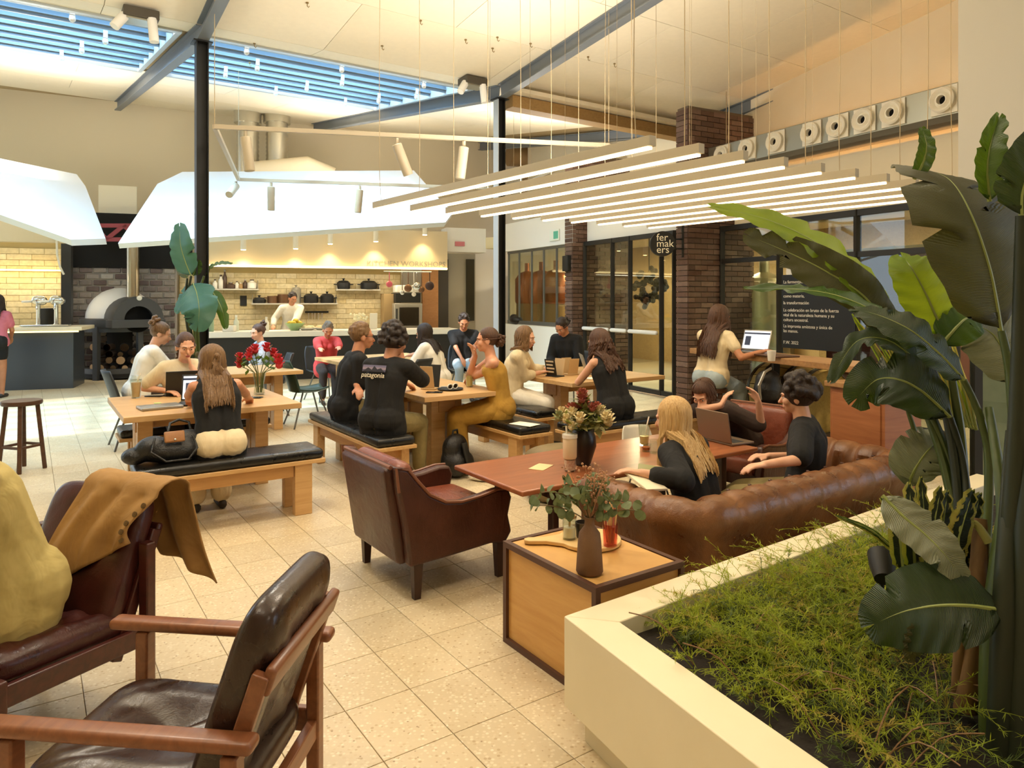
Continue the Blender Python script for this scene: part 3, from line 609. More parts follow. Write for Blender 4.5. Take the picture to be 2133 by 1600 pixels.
# ================================================================== PIZZA OVEN
ov = on(256, 784, 0); od = V((.72, -.69, 0)).normalized(); orz = atan2(od.y, od.x)+pi/2       # local -y is the mouth
t = thing('pizza_oven', 'white domed pizza oven with grey arch on a log stand', 'oven', ov, orz)
og = mat('oven_grey', '#4b4c4e', .5, .3); od_ = mat('oven_dome', '#dcdcdb', .5)
R_ = .76
b = MB(); b.lathe([(R_, 1.02), (R_+.02, 1.05), (R_+.02, 1.2), (R_-.02, 1.22), (0, 1.22)], n=36); b.build('hearth_ring', og, t)
b = MB(); b.lathe([(.66, 1.2)]+[(.66*cos(k*pi/20), 1.2+.66*sin(k*pi/20)) for k in range(1, 10)]+[(0, 1.86)], c=(0, .08, 0), n=32); b.build('dome', od_, t)
def arch(r0, r1, y0, y1, z0, m, nm):
    b = MB(); k = 14; pts = [(r1*cos(pi*i/k), r1*sin(pi*i/k)*.98) for i in range(k+1)]+[(r0*cos(pi*i/k), r0*sin(pi*i/k)) for i in range(k, -1, -1)]
    n = len(pts); b.add([(x, y_, z0+z_) for y_ in (y0, y1) for x, z_ in pts], [(i, (i+1) % n, n+(i+1) % n, n+i) for i in range(n)])
    for i in range(k): b.f += [(i, i+1, n-2-i, n-1-i), (n+i, n+n-1-i, n+n-2-i, n+i+1)]
    b.build(nm, m, t, smooth=30)
arch(.27, .47, -.95, -.3, 1.2, og, 'arch'); b = MB(); b.box((0, -.72, 1.12), (1.0, .5, .16)); b.build('sill', og, t, bevel=.01)
b = MB(); b.lathe([(.26, 0), (0, 0)], n=20, R=M4.Rotation(pi/2, 3, 'X'), c=(0, -.86, 1.2)); b.build('mouth', mat('mouth_shade', '#0b0908', .95), t)  # black disc paints the shade inside the oven opening
b = MB(); b.lathe([(.12, 1.62), (.12, 2.85)], c=(.03, -.5, 0), n=18); b.build('flue', mat('flue_steel', '#b6aa92', .25, .9), t)
b = MB(); b.lathe([(.02, 0), (.05, .0), (.05, .02), (0, .03)], n=12, R=M4.Rotation(pi/2, 3, 'X'), c=(0, -.95, 1.63)); b.build('gauge', wh, t)
for z in (.12, .95): b = MB(); b.lathe([(R_-.06, z), (R_, z), (R_, z+.1), (R_-.06, z+.1)], n=36); b.build('stand_ring', og, t)
b = MB(); b.lathe([(R_-.02, .03), (R_-.02, .12), (0, .12)], n=30); b.build('base_plate', mat('stand_black', '#1c1a18', .8), t)
for k in range(6): an = -pi/2+k*pi/3+.1; b = MB(); b.box((R_*cos(an), R_*sin(an), .53), (.1, .1, 1.06), an); b.build('leg', og, t, smooth=0)
b = MB(); b.lathe([(.3, .13), (.3, .95)], n=16, c=(0, .1, 0)); b.build('core', mat('stand_black', '#1c1a18'), t)  # plain near-black cylinder filling the stand behind the logs
bark = mat('bark', '#3a2a1e', .9, bump=.6, bscale=30); cut = mat('log_end', '#c9aa85', .8, c2='#b08d66', nscale=12)
lg = MB(); lg.lathe([(.98, -.12), (1, -.1), (.97, 0), (1, .13)], n=12, R=M4.Rotation(pi/2, 3, 'X')); le = MB(); le.lathe([(0, 0), (.96, .0)], n=12, R=M4.Rotation(pi/2, 3, 'X'), c=(0, -.135, 0))
first = None; rows_ = ((.24, 8), (.38, 7), (.52, 7), (.65, 5)); RZ = M4.Rotation(orz, 3, 'Z')
for z, n_ in rows_:
    for i in range(n_):
        an = -pi/2-1.15+2.3*(i+.5*(int(z*10) % 2))/n_+random.uniform(-.04, .04); r_ = random.uniform(.05, .082)
        if first is None:
            e = thing('log', '', 'log'); a_ = lg.build('bark', bark, e); c_ = le.build('cut_end', cut, e); first = e
        else: e = copy_tree(first)
        e['label'] = 'firewood log in the %s row under the pizza oven, %s from the left' % (('lowest', 'second lowest', 'second highest', 'topmost')[[r[0] for r in rows_].index(z)], ('first', 'second', 'third', 'fourth', 'fifth', 'sixth', 'seventh', 'eighth')[i]); e['group'] = 'firewood logs under the pizza oven'
        e.location = ov+RZ @ V((.58*cos(an), .58*sin(an), z+random.uniform(-.02, .02))); e.rotation_euler = (0, 0, orz+an+pi/2); e.scale = (r_, .9, r_)
# ================================================================== HANGING LIGHTS
alu = mat('lamp_alu', '#a89b80', .5, .2); ledm = mat('led_diffuser', '#fff3d8', emit='#ffe3b0', es=5); wire = mat('wire', '#b09c78', .7)
ZL, LL = 2.43, 3.3; LA = V((-.605, .796, 0)); LR = atan2(.605, .796)
ends = [(781, 436), (860, 445), (934, 451), (999, 456), (1071, 459), (1127, 463), (1181, 467), (1237, 469), (1299, 472), (1352, 474)]
e0 = on(*ends[0], ZL); e9 = on(*ends[8], ZL); st = (e9-e0)/8
order = ('first', 'second', 'third', 'fourth', 'fifth', 'sixth', 'seventh', 'eighth', 'ninth', 'last')
for i in range(10):
    p = e0+st*i; p.z = ZL; q = p-LA*LL; mid = (p+q)/2
    t = thing('linear_pendant', order[i]+' long linear pendant lamp counted from the kitchen side', 'pendant lamp', mid, LR, 'linear pendants over the sofa corner')
    b = MB(); b.box((0, 0, .035), (.05, LL, .055)); b.build('housing', alu, t, smooth=0)
    b = MB(); b.box((0, 0, .0), (.034, LL-.04, .014)); b.build('diffuser', ledm, t, smooth=0)
    for s_, nm in ((1, 'cable'), (-1, 'cable')):
        y = s_*(LL/2-.12); P = mid+LA*y; h = cz(P.dot(A))-ZL
        b = MB(); k = random.uniform(-.05, .05); b.tube([(k*sin(pi*z/6)*(1+.5*(z == 1)), y+k*.6*sin(pi*z/6), .05+(h-.05)*(z/6)**1.3) for z in range(7)],   .003, 5); b.build(nm, wire, t)
    for yy in ((.4,) if i % 2 else (-.6,)):
        P = mid+LA*yy; b = MB(); b.tube([(0, yy, .05), (0, yy, cz(P.dot(A))-ZL)], .0012, 4); b.build('cable', wire, t)
# ---- rectangular track with spots, hung in the kitchen end
ZT = 3.4; tr = [on(447, 264, ZT), on(1268, 303, ZT), on(1070, 394, ZT), on(497, 374, ZT)]
trk = mat('track_paint', '#b7aa90', .5); t = thing('light_track', 'pale rectangular light track hanging in front of the kitchen canopy', 'light track', tr[0])
for a_, b_ in ((0, 1), (1, 2), (2, 3), (3, 0)): b = MB(); b.bar(tr[a_]-tr[0], tr[b_]-tr[0], .045, .045); b.build('rail', trk, t, smooth=0)
for p in tr: b = MB(); b.tube([p-tr[0], V((p.x, p.y, cz(p.dot(A))))-tr[0]], .004, 4); b.build('wire', wire, t)
def spot(label, px, py, tilt, e, L=.34):
    p = tr[e[0]]+(tr[e[1]]-tr[e[0]])*((px-e[2])/(e[3]-e[2])); t = thing('track_spot', label, 'spotlight', p-V((0, 0, .03)), 0, 'spotlights on the hanging track')
    b = MB(); b.tube([(0, 0, 0), (0, 0, -.09)], .02, 8); b.build('bracket', trk, t); R = Euler(tilt).to_matrix()
    b = MB(); b.lathe([(0, -.01), (.052, -.01), (.055, 0), (.055, L), (.05, L+.005), (.04, L-.02), (0, L-.02)], c=R @ V((0, 0, -L))+V((0, 0, -.07)), n=16, R=R); b.build('lamp_head', trk, t)
spot('pale spotlight beside the vent pipes on the near rail', 505, 265, (.0, -.12, 0), (0, 1, 447, 1268)); spot('tilted pale spotlight at the middle of the near rail', 803, 282, (.2, -.35, 0), (0, 1, 447, 1268))
spot('upright pale spotlight left of the second column', 944, 290, (0, .12, 0), (0, 1, 447, 1268)); spot('pale spotlight pointing at the viewer on the track corner', 492, 372, (-1.0, 0, 0), (3, 2, 497, 1070), .3)
spot('pale spotlight on the far rail nearer the black column', 560, 378, (0, 0, 0), (3, 2, 497, 1070)); spot('pale spotlight on the far rail over the canopy middle', 738, 384, (0, .1, 0), (3, 2, 497, 1070)); spot('pale spotlight on the far rail behind the pendant lamps', 1035, 392, (.3, .2, 0), (3, 2, 497, 1070))
# ---- air duct with round jet nozzles along the right wall
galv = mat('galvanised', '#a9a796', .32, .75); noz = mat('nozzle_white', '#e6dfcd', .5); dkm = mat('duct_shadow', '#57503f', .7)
ud, zd = .38, 3.77
t = thing('air_duct', 'galvanised air duct with round white nozzles along the right wall', 'duct', wq(.4, ud+.2, zd), WR); L = 5.2
b = MB(); b.box((0, -L/2, 0), (.36, L, .34)); b.build('body', galv, t, bevel=.01)
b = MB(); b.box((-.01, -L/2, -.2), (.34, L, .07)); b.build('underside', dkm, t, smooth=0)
for px in (1505, 1557, 1616, 1690, 1745, 1800, 1860, 1966):
    P = wp(px, 300, ud); tt = (W0-P).dot(WD)+.4; y = -tt if tt > 0 else -.15
    y = (wp(px, 300, ud-.0)-wq(.4, ud)).dot(WD)
    b = MB(); b.box((-.19, y, 0), (.02, .29, .3)); pl = b.build('nozzle', noz, t, bevel=.004); R = M4.Rotation(-pi/2, 3, 'Y')
    b = MB(); b.lathe([(.135, 0), (.138, .05), (.12, .065), (.1, .05), (.085, .03), (.06, .06), (.05, .06), (.045, 0)], c=(-.2, y, 0), n=24, R=R); b.build('ring', noz, pl)
    b = MB(); b.lathe([(.046, .0), (0, .0)], c=(-.204, y, 0), n=16, R=R); b.build('opening', mat('hole', '#16120c', .9), pl)
for k in range(2): b = MB(); b.tube([(0, -.6-3.6*k, .17), (0, -.6-3.6*k, cz(wq(.4, ud).dot(A))-zd)], .006, 5); b.build('hanger', wire, t)
# ---- boxes, hooks and a cable on the ceiling
def ceil_at(px, py):
    n = V((A.x*SN, A.y*SN, 1)).normalized(); n2 = V((-A.x*SF, -A.y*SF, 1)).normalized()
    p = hit(px, py, g(8.5, 0, ZV), n)
    return p if p.dot(A) < 8.5 else hit(px, py, g(8.5, 0, ZV), n2)
for px, py, lb in ((292, 22, 'dark ceiling box with a projector arm near the black column'), (985, 163, 'dark square ceiling box beside the second rafter')):
    p = ceil_at(px, py); t = thing('ceiling_box', lb, 'ceiling box', p, GA); b = MB(); b.box((0, 0, -.06), (.34, .26, .1)); b.build('housing', mat('box_dark', '#4b4438', .6), t, bevel=.008)
    b = MB(); b.box((.0, 0, -.12), (.28, .2, .02)); b.build('cover', galv, t, smooth=0); b = MB(); b.tube([(.1, -.1, -.1), (.12, -.12, -.35)], .05, 10); b.build('lamp_head', white_p, t)
    b = MB(); b.tube([(-.15, -.05, -.1), (-.25, -.08, -.25)], .05, 10); b.build('lamp_head', white_p, t)
hk = MB()
for i, (px, py) in enumerate(((876, 42), (1036, 77), (1026, 100), (796, 95), (970, 82), (640, 5), (1105, 90), (1280, 132), (520, 130), (530, 90), (1225, 118))):
    p = ceil_at(px, py); b = MB(); b.lathe([(.016, -.012), (.016, 0)], n=8); b.tube([(0, 0, -.01), (0, 0, -.04), (.014, 0, -.055), (.024, 0, -.04)], .005, 5)
    o = b.build('ceiling_hook', mat('hook', '#8d7647', .5, .4), None, p); tag(o, 'small brass ceiling hook, %s from the left' % ('eighth', 'tenth', 'ninth', 'fifth', 'seventh', 'third', 'eleventh', 'last', 'first', 'second', 'last but one')[i] if i != 7 else 'small brass ceiling hook furthest to the right', 'hook', 'hooks in the ceiling boards')
    for w_ in ('above the kitchen canopy',): pass
# ================================================================== PEOPLE
def skinm(n, c, c2): return mat('skin_'+n, c, .5, c2=c2, nscale=9, sss=.12)
SK = dict(a=skinm('a', '#d9a182', '#c98d6c'), b=skinm('b', '#c98e6a', '#b97b58'), c=skinm('c', '#e0ae90', '#d39b7a'), d=skinm('d', '#b57a55', '#a56c48'))
def cloth(n, c, c2=None, rough=.85):
    if 'cl_'+n in MATS: return MATS['cl_'+n]
    k = N('cl_'+n); v = k.coord((1, 1, 1)); f = k.noise(v, 6, 4, .6, .8); k.l(k.ramp(f, [(.3, c), (.7, c2 or c)]), k.b.inputs['Base Color'])
    k.set(Roughness=rough); f2 = k.noise(k.coord((1.3, 1.3, .8)), 6, 3, .5, 1.0); k.bump(f2, .45, .03); MATS['cl_'+n] = k.m; return k.m
def hairm(n, c, c2):
    if 'hair_'+n in MATS: return MATS['hair_'+n]
    k = N('hair_'+n); f = k.noise(k.coord((30, 30, 3)), 4, 4); k.l(k.ramp(f, [(.25, c), (.75, c2)]), k.b.inputs['Base Color']); k.set(Roughness=.42)
    k.bump(k.noise(k.coord((60, 60, 4)), 5, 3), .5, .01); MATS['hair_'+n] = k.m; return k.m
HAIR = dict(brown=hairm('brown', '#3a2213', '#5e3b22'), dark=hairm('dark', '#140c08', '#332014'), blond=hairm('blond', '#b98a4c', '#e6c48a'), light=hairm('light', '#5d4126', '#8d6a42'), grey=hairm('grey', '#57493a', '#8a7a66'))
eye_m = mat('eye_dark', '#1c120c', .2); eye_w = mat('eye_white', '#e9e0d6', .3); lip_m = mat('lips', '#a65448', .45); brow_m = mat('brows', '#2c1a10', .8)
def remesh(o, vox, it):
    x = o.modifiers.new('r', 'REMESH'); x.mode = 'VOXEL'; x.voxel_size = vox; x.use_smooth_shade = True
    x = o.modifiers.new('s', 'SMOOTH'); x.factor = .5; x.iterations = it; REM.append(o); return o
def ik(a, t, l1, l2, pole):
    d = t-a; L = max(min(d.length, l1+l2-.002), abs(l1-l2)+.01); d = d.normalized(); c = (l1*l1+L*L-l2*l2)/(2*l1*L); h = sqrt(max(0, 1-c*c))*l1
    p = V(pole); p = p-d*p.dot(d); p = p.normalized() if p.length > 1e-4 else d.orthogonal().normalized()
    return a+d*(c*l1)+p*h, a+d*L
def strand(b, pts, r, n=4, flat=.5): b.tube(pts, [r*(.7+.3*sin(pi*min(1, i/len(pts)+.2))) * (1 if i < len(pts)-1 else .25) for i in range(len(pts))], n, flat)
def person(label, pos, seat, face, s=1.0, lean=.12, curl=.12, roll=0, twist=0, hp=.15, hyaw=0, hroll=0, LH=None, RH=None, LD=None, RD=None, LE=None, RE=None, lf=None, rf=None,
           stand=False, sex='f', bw=1.0, skin='a', top=None, bottom=None, hair=None, vox=.011, fc=.35, shoes='#2a221c', group=None, dress=None, legs=True, face_on=True, specs=False, pn=None):
    fy = V((face[0], face[1], 0)).normalized(); rz = atan2(fy.y, fy.x)-pi/2
    t = thing('person', label, 'person', (pos[0], pos[1], 0), rz, group); t['name_note'] = 0; del t['name_note']
    MI = (M4.Translation(V((pos[0], pos[1], 0))) @ M4.Rotation(rz, 4, 'Z')).inverted(); lc = lambda p: MI @ V(p); ld = lambda d: MI.to_3x3() @ V(d)
    sm = SK[skin]; f = V((0, 1, 0)); hz = seat+.1*s*bw if not stand else .93*s
    def up(l, r_=roll): return V((sin(r_), sin(l)*cos(r_), cos(l)*cos(r_)))
    P = V((0, 0, hz)); W = P+up(lean*.7)*.18*s; C = W+up(lean+curl*.4, roll*1.3)*.17*s; K = C+up(lean+curl, roll*1.3)*.165*s; u2 = up(lean+curl, roll*1.3)
    r = V((cos(twist), sin(twist), 0)); r = (r-u2*r.dot(u2)).normalized(); fw = u2.cross(r)
    U = K-u2*.075*s; sw = (.158 if sex == 'f' else .185)*s*bw; Sh = {1: U+r*sw+u2*.012, -1: U-r*sw+u2*.012}
    HR = M4.Rotation(hyaw, 3, 'Z') @ M4.Rotation(hroll, 3, 'Y') @ M4.Rotation(-hp, 3, 'X'); Hc = K+up(lean+curl+.12, roll)*.045*s+HR @ V((0, .015, .105))*s
    hd = lambda x, y, z: Hc+HR @ V((x, y, z))*s
    k = s*bw; tor = []
    for sd in (-1, 1):
        tor += [(P+r*sd*.072*k, W+r*sd*.055*k, .108*k, .092*k), (W+r*sd*.055*k, C+r*sd*.07*k, .092*k, .100*k), (C+r*sd*.07*k, U+r*sd*.075*k-u2*.02, .100*k, .078*k)]
    sho = [(U+r*sd*.07*k, Sh[sd], .066*k, .05*k) for sd in (-1, 1)]+[(U-r*.07*k, U+r*.07*k, .068*k, .068*k)]
    ext = []
    if sex == 'f': ext = [(C+r*sd*.062*k+fw*.068*k+u2*.03, .055*k) for sd in (-1, 1)]
    hips = [(P+r*sd*.075*k-f*.03*k, .108*k) for sd in (-1, 1)]
    arms, legsS = {}, {}
    for sd, H_, D_, E_ in ((1, RH, RD, RE), (-1, LH, LD, LE)):
        T = lc(H_) if H_ is not None else P+V((sd*.1, .3*s, .05))
        pole = ld(E_) if E_ is not None else V((sd*.7, -.35, -1)); El, Wr = ik(Sh[sd], T, .275*s, .245*s, pole)
        d = ld(D_).normalized() if D_ is not None else ((Wr-El).normalized()*1.0+V((0, .0, -.0))).normalized(); arms[sd] = (Sh[sd], El, Wr, d)
    for sd, F_ in ((1, rf), (-1, lf)):
        hj = P+V((sd*.085*k, 0, -.01)); ank = lc(F_) if F_ is not None else (V((sd*.1*k, .40*s, .085)) if not stand else V((sd*.09*k, .02, .085)))
        Kn, An = ik(hj, ank, .425*s, .415*s, V((0, 1, .6)) if not stand else V((0, 1, 0))); legsS[sd] = (hj, Kn, An)
    b = MB()
    for p, q, a_, c_ in tor+sho: b.cap(p, q, a_, c_)
    for p, rr in ext+hips: b.ell(p, rr, nu=12, nv=8)
    b.cap(K-u2*.03, Hc+HR @ V((0, -.02, -.05))*s, .056*s*(1 if sex == 'f' else 1.12), .05*s*(1 if sex == 'f' else 1.1)); b.ell(K-u2*.04, (.1*k, .065*k, .05*k))
    for sd in (-1, 1): b.cap(K-u2*.02, Sh[sd], .045*s, .042*s)
    # head
    b.ell(hd(0, -.012, .03), (.075*s, .095*s, .092*s), HR, 18, 12); b.ell(hd(0, .022, -.04), (.056*s, .064*s, .066*s), HR); b.ell(hd(0, .062, -.083), (.024*s, .02*s, .02*s), HR)
    b.cap(hd(0, .088, .008), hd(0, .108, -.026), .008*s, .0135*s); b.ell(hd(0, .088, -.058), (.024*s, .012*s, .013*s), HR)
    for sd in (-1, 1):
        b.ell(hd(sd*.079, -.008, -.008), (.011*s, .024*s, .034*s), HR); b.ell(hd(sd*.038, .058, -.02), (.03*s, .03*s, .03*s), HR); b.cap(hd(sd*.012, .088, .028), hd(sd*.05, .074, .03), .009*s, .009*s)
    # arms and hands
    for sd, (S_, E, Wr, d) in arms.items():
        b.cap(S_, E, .047*k, .037*k); b.cap(E, Wr, .038*k, .026*k); n_ = V(pn) if pn is not None else V((0, 0, -1)); n_ = n_-d*n_.dot(d)
        n_ = n_.normalized() if n_.length > .2 else (f-d*f.dot(d)).normalized()*-1
        sv = d.cross(n_)*sd; hs = s*1.0
        for j in range(4):
            o_ = -(j-1.5)*-.0195*hs; kn = Wr+d*(.088-.004*abs(j-1.2))*hs-sv*(j-1.5)*.0195*hs; b.cap(Wr+d*.012-sv*(j-1.5)*.013*hs, kn, .0155*hs, .0125*hs, 8)
            L = (.072, .082, .076, .058)[j]*hs; d1 = (d*cos(fc)+n_*sin(fc)); d2 = (d*cos(fc*2.1)+n_*sin(fc*2.1)); m_ = kn+d1*L*.52; b.cap(kn, m_, .0105*hs, .0095*hs, 8); b.cap(m_, m_+d2*L*.5, .0093*hs, .0078*hs, 8)
        t0 = Wr+d*.02+sv*.018*hs; t1 = t0+(sv*.75+d*.7+n_*.25)*.045*hs; b.cap(t0, t1, .0155*hs, .0115*hs, 8); b.cap(t1, t1+(d*.9+sv*.15+n_*.3)*.038*hs, .011*hs, .0085*hs, 8)
    if legs:
        for sd, (hj, Kn, An) in legsS.items():
            b.cap(hj, Kn, .082*k, .055*k); b.cap(Kn, An, .055*k, .036*k); b.cap(An+V((0, -.03, -.045)), An+V((0, .13, -.06)), .034*s, .024*s)
    remesh(b.build('body', sm, t), vox, 3)
    if face_on:
        e = MB(); w_ = MB(); br = MB()
        for sd in (-1, 1):
            w_.ell(hd(sd*.032, .0775, .006), (.0125*s, .008*s, .005*s), HR, 10, 6); e.ell(hd(sd*.032, .083, .0055), (.0065*s, .004*s, .005*s), HR, 8, 6); br.cap(hd(sd*.018, .0945, .029), hd(sd*.047, .081, .032), .0035*s, .0025*s, 6)
        w_.build('eye', eye_w, t); e.build('iris', eye_m, t); br.build('eyebrow', brow_m, t); m_ = MB(); m_.ell(hd(0, .097, -.052), (.022*s, .007*s, .0055*s), HR, 10, 6); m_.ell(hd(0, .096, -.062), (.018*s, .007*s, .006*s), HR, 10, 6); m_.build('mouth', lip_m, t)
    if specs:
        q = MB()
        for sd in (-1, 1): q.tube([hd(sd*.034+.024*cos(a_*pi/5), .108, .006+.019*sin(a_*pi/5)) for a_ in range(11)], .0028, 5); q.tube([hd(sd*.058, .105, .01), hd(sd*.082, .0, .01)], .0028, 5)
        q.tube([hd(-.01, .11, .008), hd(.01, .11, .008)], .003, 5); q.build('glasses', mat('matt_black', '#15140f'), t)
    # clothes
    if top:
        o_ = top.get('off', .016); q = MB(); low = top.get('low', -.06)
        for p, a, c_, d_ in tor:
            if top.get('strapless') and d_ < .09*k: a = p.lerp(a, .3); d_ = .092*k
            q.cap(p, a, c_+o_, d_+o_)
        for sd in (-1, 1): q.cap(P+r*sd*.072*k, P+r*sd*.075*k+V((0, 0, low)), .112*k+o_, .116*k+o_)
        for p, rr in ext: q.ell(p, rr+o_*.8, nu=12, nv=8)
        if low <= -.06:
            for p, rr in hips: q.ell(p+V((0, 0, .012)), rr+o_+.004, nu=12, nv=8)
        if not top.get('strapless'):
            if top.get('tank'):
                for sd in (-1, 1): q.cap(U+r*sd*.06*k, U+r*sd*.105*k+u2*.03, .06*k+o_*.6, .04*k+o_*.5)
            else:
                for p, a, c_, d_ in sho: q.cap(p, a, c_+o_, d_+o_)
                for sd in (-1, 1): q.cap(K-u2*.035, Sh[sd], .05*s+o_*.7, .048*s+o_)
                sl = top.get('sleeve', .6)
                for sd, (S_, E, Wr, d) in arms.items():
                    fr_ = min(sl, 1); q.cap(S_, S_+(E-S_)*fr_, .049*k+o_, (.047-.008*fr_)*k+o_*1.35)
                    if sl > 1: q.cap(E, E+(Wr-E)*(sl-1), .040*k+o_, .031*k+o_)
        remesh(q.build('shirt' if not dress else 'bodice', top['m'], t), vox*1.0, 5)
    if bottom:
        o_ = bottom.get('off', .014); ln = bottom.get('len', 1.9); q = MB()
        for sd, (hj, Kn, An) in legsS.items():
            q.cap(P+r*sd*.072*k, P+(W-P)*.45+r*sd*.06*k, .11*k+o_, .098*k+o_); q.ell(hips[(sd+1)//2][0], .11*k+o_, nu=12, nv=8)
            q.cap(hj, hj+(Kn-hj)*min(ln, 1), .085*k+o_, .06*k+o_+bottom.get('flare', 0))
            if ln > 1: q.cap(Kn, Kn+(An-Kn)*(ln-1), .058*k+o_, .042*k+o_+bottom.get('flare', 0))
        if bottom.get('skirt'):
            kl, kr = legsS[-1][1], legsS[1][1]; q.cap(P, (kl+kr)/2, .13*k, .1*k); q.cap(kl, kr, .075*k+o_, .075*k+o_)
            for sd in (-1, 1): q.cap(legsS[sd][1], legsS[sd][1]+(legsS[sd][2]-legsS[sd][1])*bottom['skirt'], .085*k, .1*k)
            mk = (legsS[-1][1]+legsS[1][1])/2; ma = (legsS[-1][2]+legsS[1][2])/2; q.cap(mk, mk+(ma-mk)*bottom['skirt'], .1*k, .11*k)
        remesh(q.build('trousers' if not bottom.get('skirt') else 'skirt', bottom['m'], t), vox*1.15, 9)
    if legs and shoes:
        for sd in (-1, 1):
            An = legsS[sd][2]; q = MB(); q.cap(An+V((0, -.04, -.05)), An+V((0, .15, -.058)), .036*s, .03*s, 10); q.build('shoe', mat('shoe'+shoes, shoes, .6), t)
    # hair
    if hair:
        st_, hm, ln = hair[0], HAIR[hair[1]], (hair[2] if len(hair) > 2 else 0); rnd = random.Random(len(label)*7+int(pos[0]*100))
        q = MB(); cap_r = (.083, .102, .098) if st_ not in ('curly', 'bushy') else (.1, .115, .112)
        q.ell(hd(0, -.028, .04), [x*s for x in cap_r], HR, 18, 12)
        if st_ in ('curly', 'bushy'):
            for i in range(150):
                th = rnd.uniform(0, 2.0); ph = rnd.uniform(0, 2*pi)
                if th > .75 and abs((ph+pi) % (2*pi)-pi) < .9: continue
                e = rnd.uniform(-.008, .022); q.ell(hd((.1+e)*sin(th)*sin(ph), -.03+(.112+e)*sin(th)*cos(ph), .035+(.115+e)*cos(th)), rnd.uniform(.016, .034)*s, nu=7, nv=5)
            remesh(q.build('hair', hm, t), .007, 1)
        else:
            if st_ == 'short':
                for i in range(90):
                    th = rnd.uniform(0, 1.75); ph = rnd.uniform(0, 2*pi)
                    if th > .8 and abs((ph+pi) % (2*pi)-pi) < .95: continue
                    c0 = hd(.08*sin(th)*sin(ph), -.028+.1*sin(th)*cos(ph), .04+.097*cos(th)); q.ell(c0, .018*s, nu=6, nv=4)
                remesh(q.build('hair', hm, t), .009, 1)
            else:
                def surf(th, ph, e=0): return hd((.084+e)*sin(th)*sin(ph), -.024+(.103+e)*sin(th)*cos(ph), .037+(.1+e)*cos(th))
                tie = hd(0, -.135, .02) if st_ == 'pony' else (hd(0, -.125, -.015) if st_ == 'lowbun' else hd(0, -.1, .1))
                nS = 340 if st_ in ('long', 'bob', 'half') else 130
                for i in range(nS):
                    ph = rnd.uniform(.85, 2*pi-.85); e = rnd.uniform(0, .012); fr = st_ == 'bob' and rnd.random() < .2
                    if fr: ph = rnd.uniform(-.85, .85)
                    th0 = rnd.uniform(.05, .7); pts = []
                    if st_ in ('pony', 'bun', 'lowbun'):
                        for j in range(6):
                            a_ = j/5; p = surf(1.75-1.2*a_*(1 if st_ == 'bun' else .4 if st_ == 'pony' else .25), ph, e); pts.append(p.lerp(tie, a_**1.5*.95))
                        strand(q, pts, .008*s); continue
                    te = 1.25 if fr else 1.72
                    for j in range(6): pts.append(surf(th0+(te-th0)*j/5, ph, e*(j/5)))
                    if not fr:
                        p = pts[-1]; drop = ln*s*rnd.uniform(.82, 1.04); n = 7; side = 1 if HR.inverted() @ (p-Hc) @ V((1, 0, 0)) > 0 else -1
                        wv = rnd.uniform(0, 6); amp = hair[3] if len(hair) > 3 else .006
                        back = (HR.inverted() @ (p-Hc)).y < .0
                        for j in range(1, n+1):
                            z = p.z-drop*j/n; a_ = min(1, max(0, (K.z-z)/max(.05, (K.z-P.z)))); sp = K.lerp(P, a_); below = z < K.z+.03
                            x = p.x+(p.x-K.x)*.15*(j/n)+amp*sin(j*1.3+wv); y = p.y+amp*cos(j*1.1+wv)
                            if below:
                                rp = min(1, max(0, (K.z+.03-z)/.16)); yb = sp.y-(.078+.07*rp+.02*rnd.random())*k if back else sp.y+(.06+.06*rp+.02*rnd.random())*k
                                y = min(y, yb) if back else max(y, yb)
                            pts.append(V((x, y, z)))
                    strand(q, pts, rnd.uniform(.009, .014)*s)
                if st_ in ('pony', 'half'):
                    t0 = hd(0, -.135, .02) if st_ == 'pony' else hd(0, -.13, .0); q.ell(t0, .025*s)
                    for i in range(70):
                        pts = [t0+V((rnd.gauss(0, .012), rnd.gauss(0, .01), 0))]; n = 7; wv = rnd.uniform(0, 6); amp = hair[3] if len(hair) > 3 else .008
                        for j in range(1, n+1):
                            z = t0.z-ln*s*rnd.uniform(.9, 1)*j/n; a_ = min(1, max(0, (K.z-z)/max(.05, K.z-P.z))); sp = K.lerp(P, a_)
                            y = t0.y-.04*min(1, j/2.0); 
                            if z < K.z: y = min(y, sp.y-.13*k)
                            pts.append(V((t0.x+rnd.gauss(0, .012+.008*j/n)+amp*sin(j*1.2+wv), y, z)))
                        strand(q, pts, .01*s)
                if st_ in ('bun', 'lowbun'):
                    for i in range(30): q.ell(tie+HR @ V((rnd.gauss(0, .022), rnd.gauss(-.01, .02), rnd.gauss(.01, .022)))*s, .022*s, nu=7, nv=5)
                q.build('hair', hm, t)
    return t, dict(K=K, P=P, C=C, U=U, u2=u2, fw=fw, r=r, Hc=Hc, HR=HR, arms=arms, legs=legsS, MI=MI)
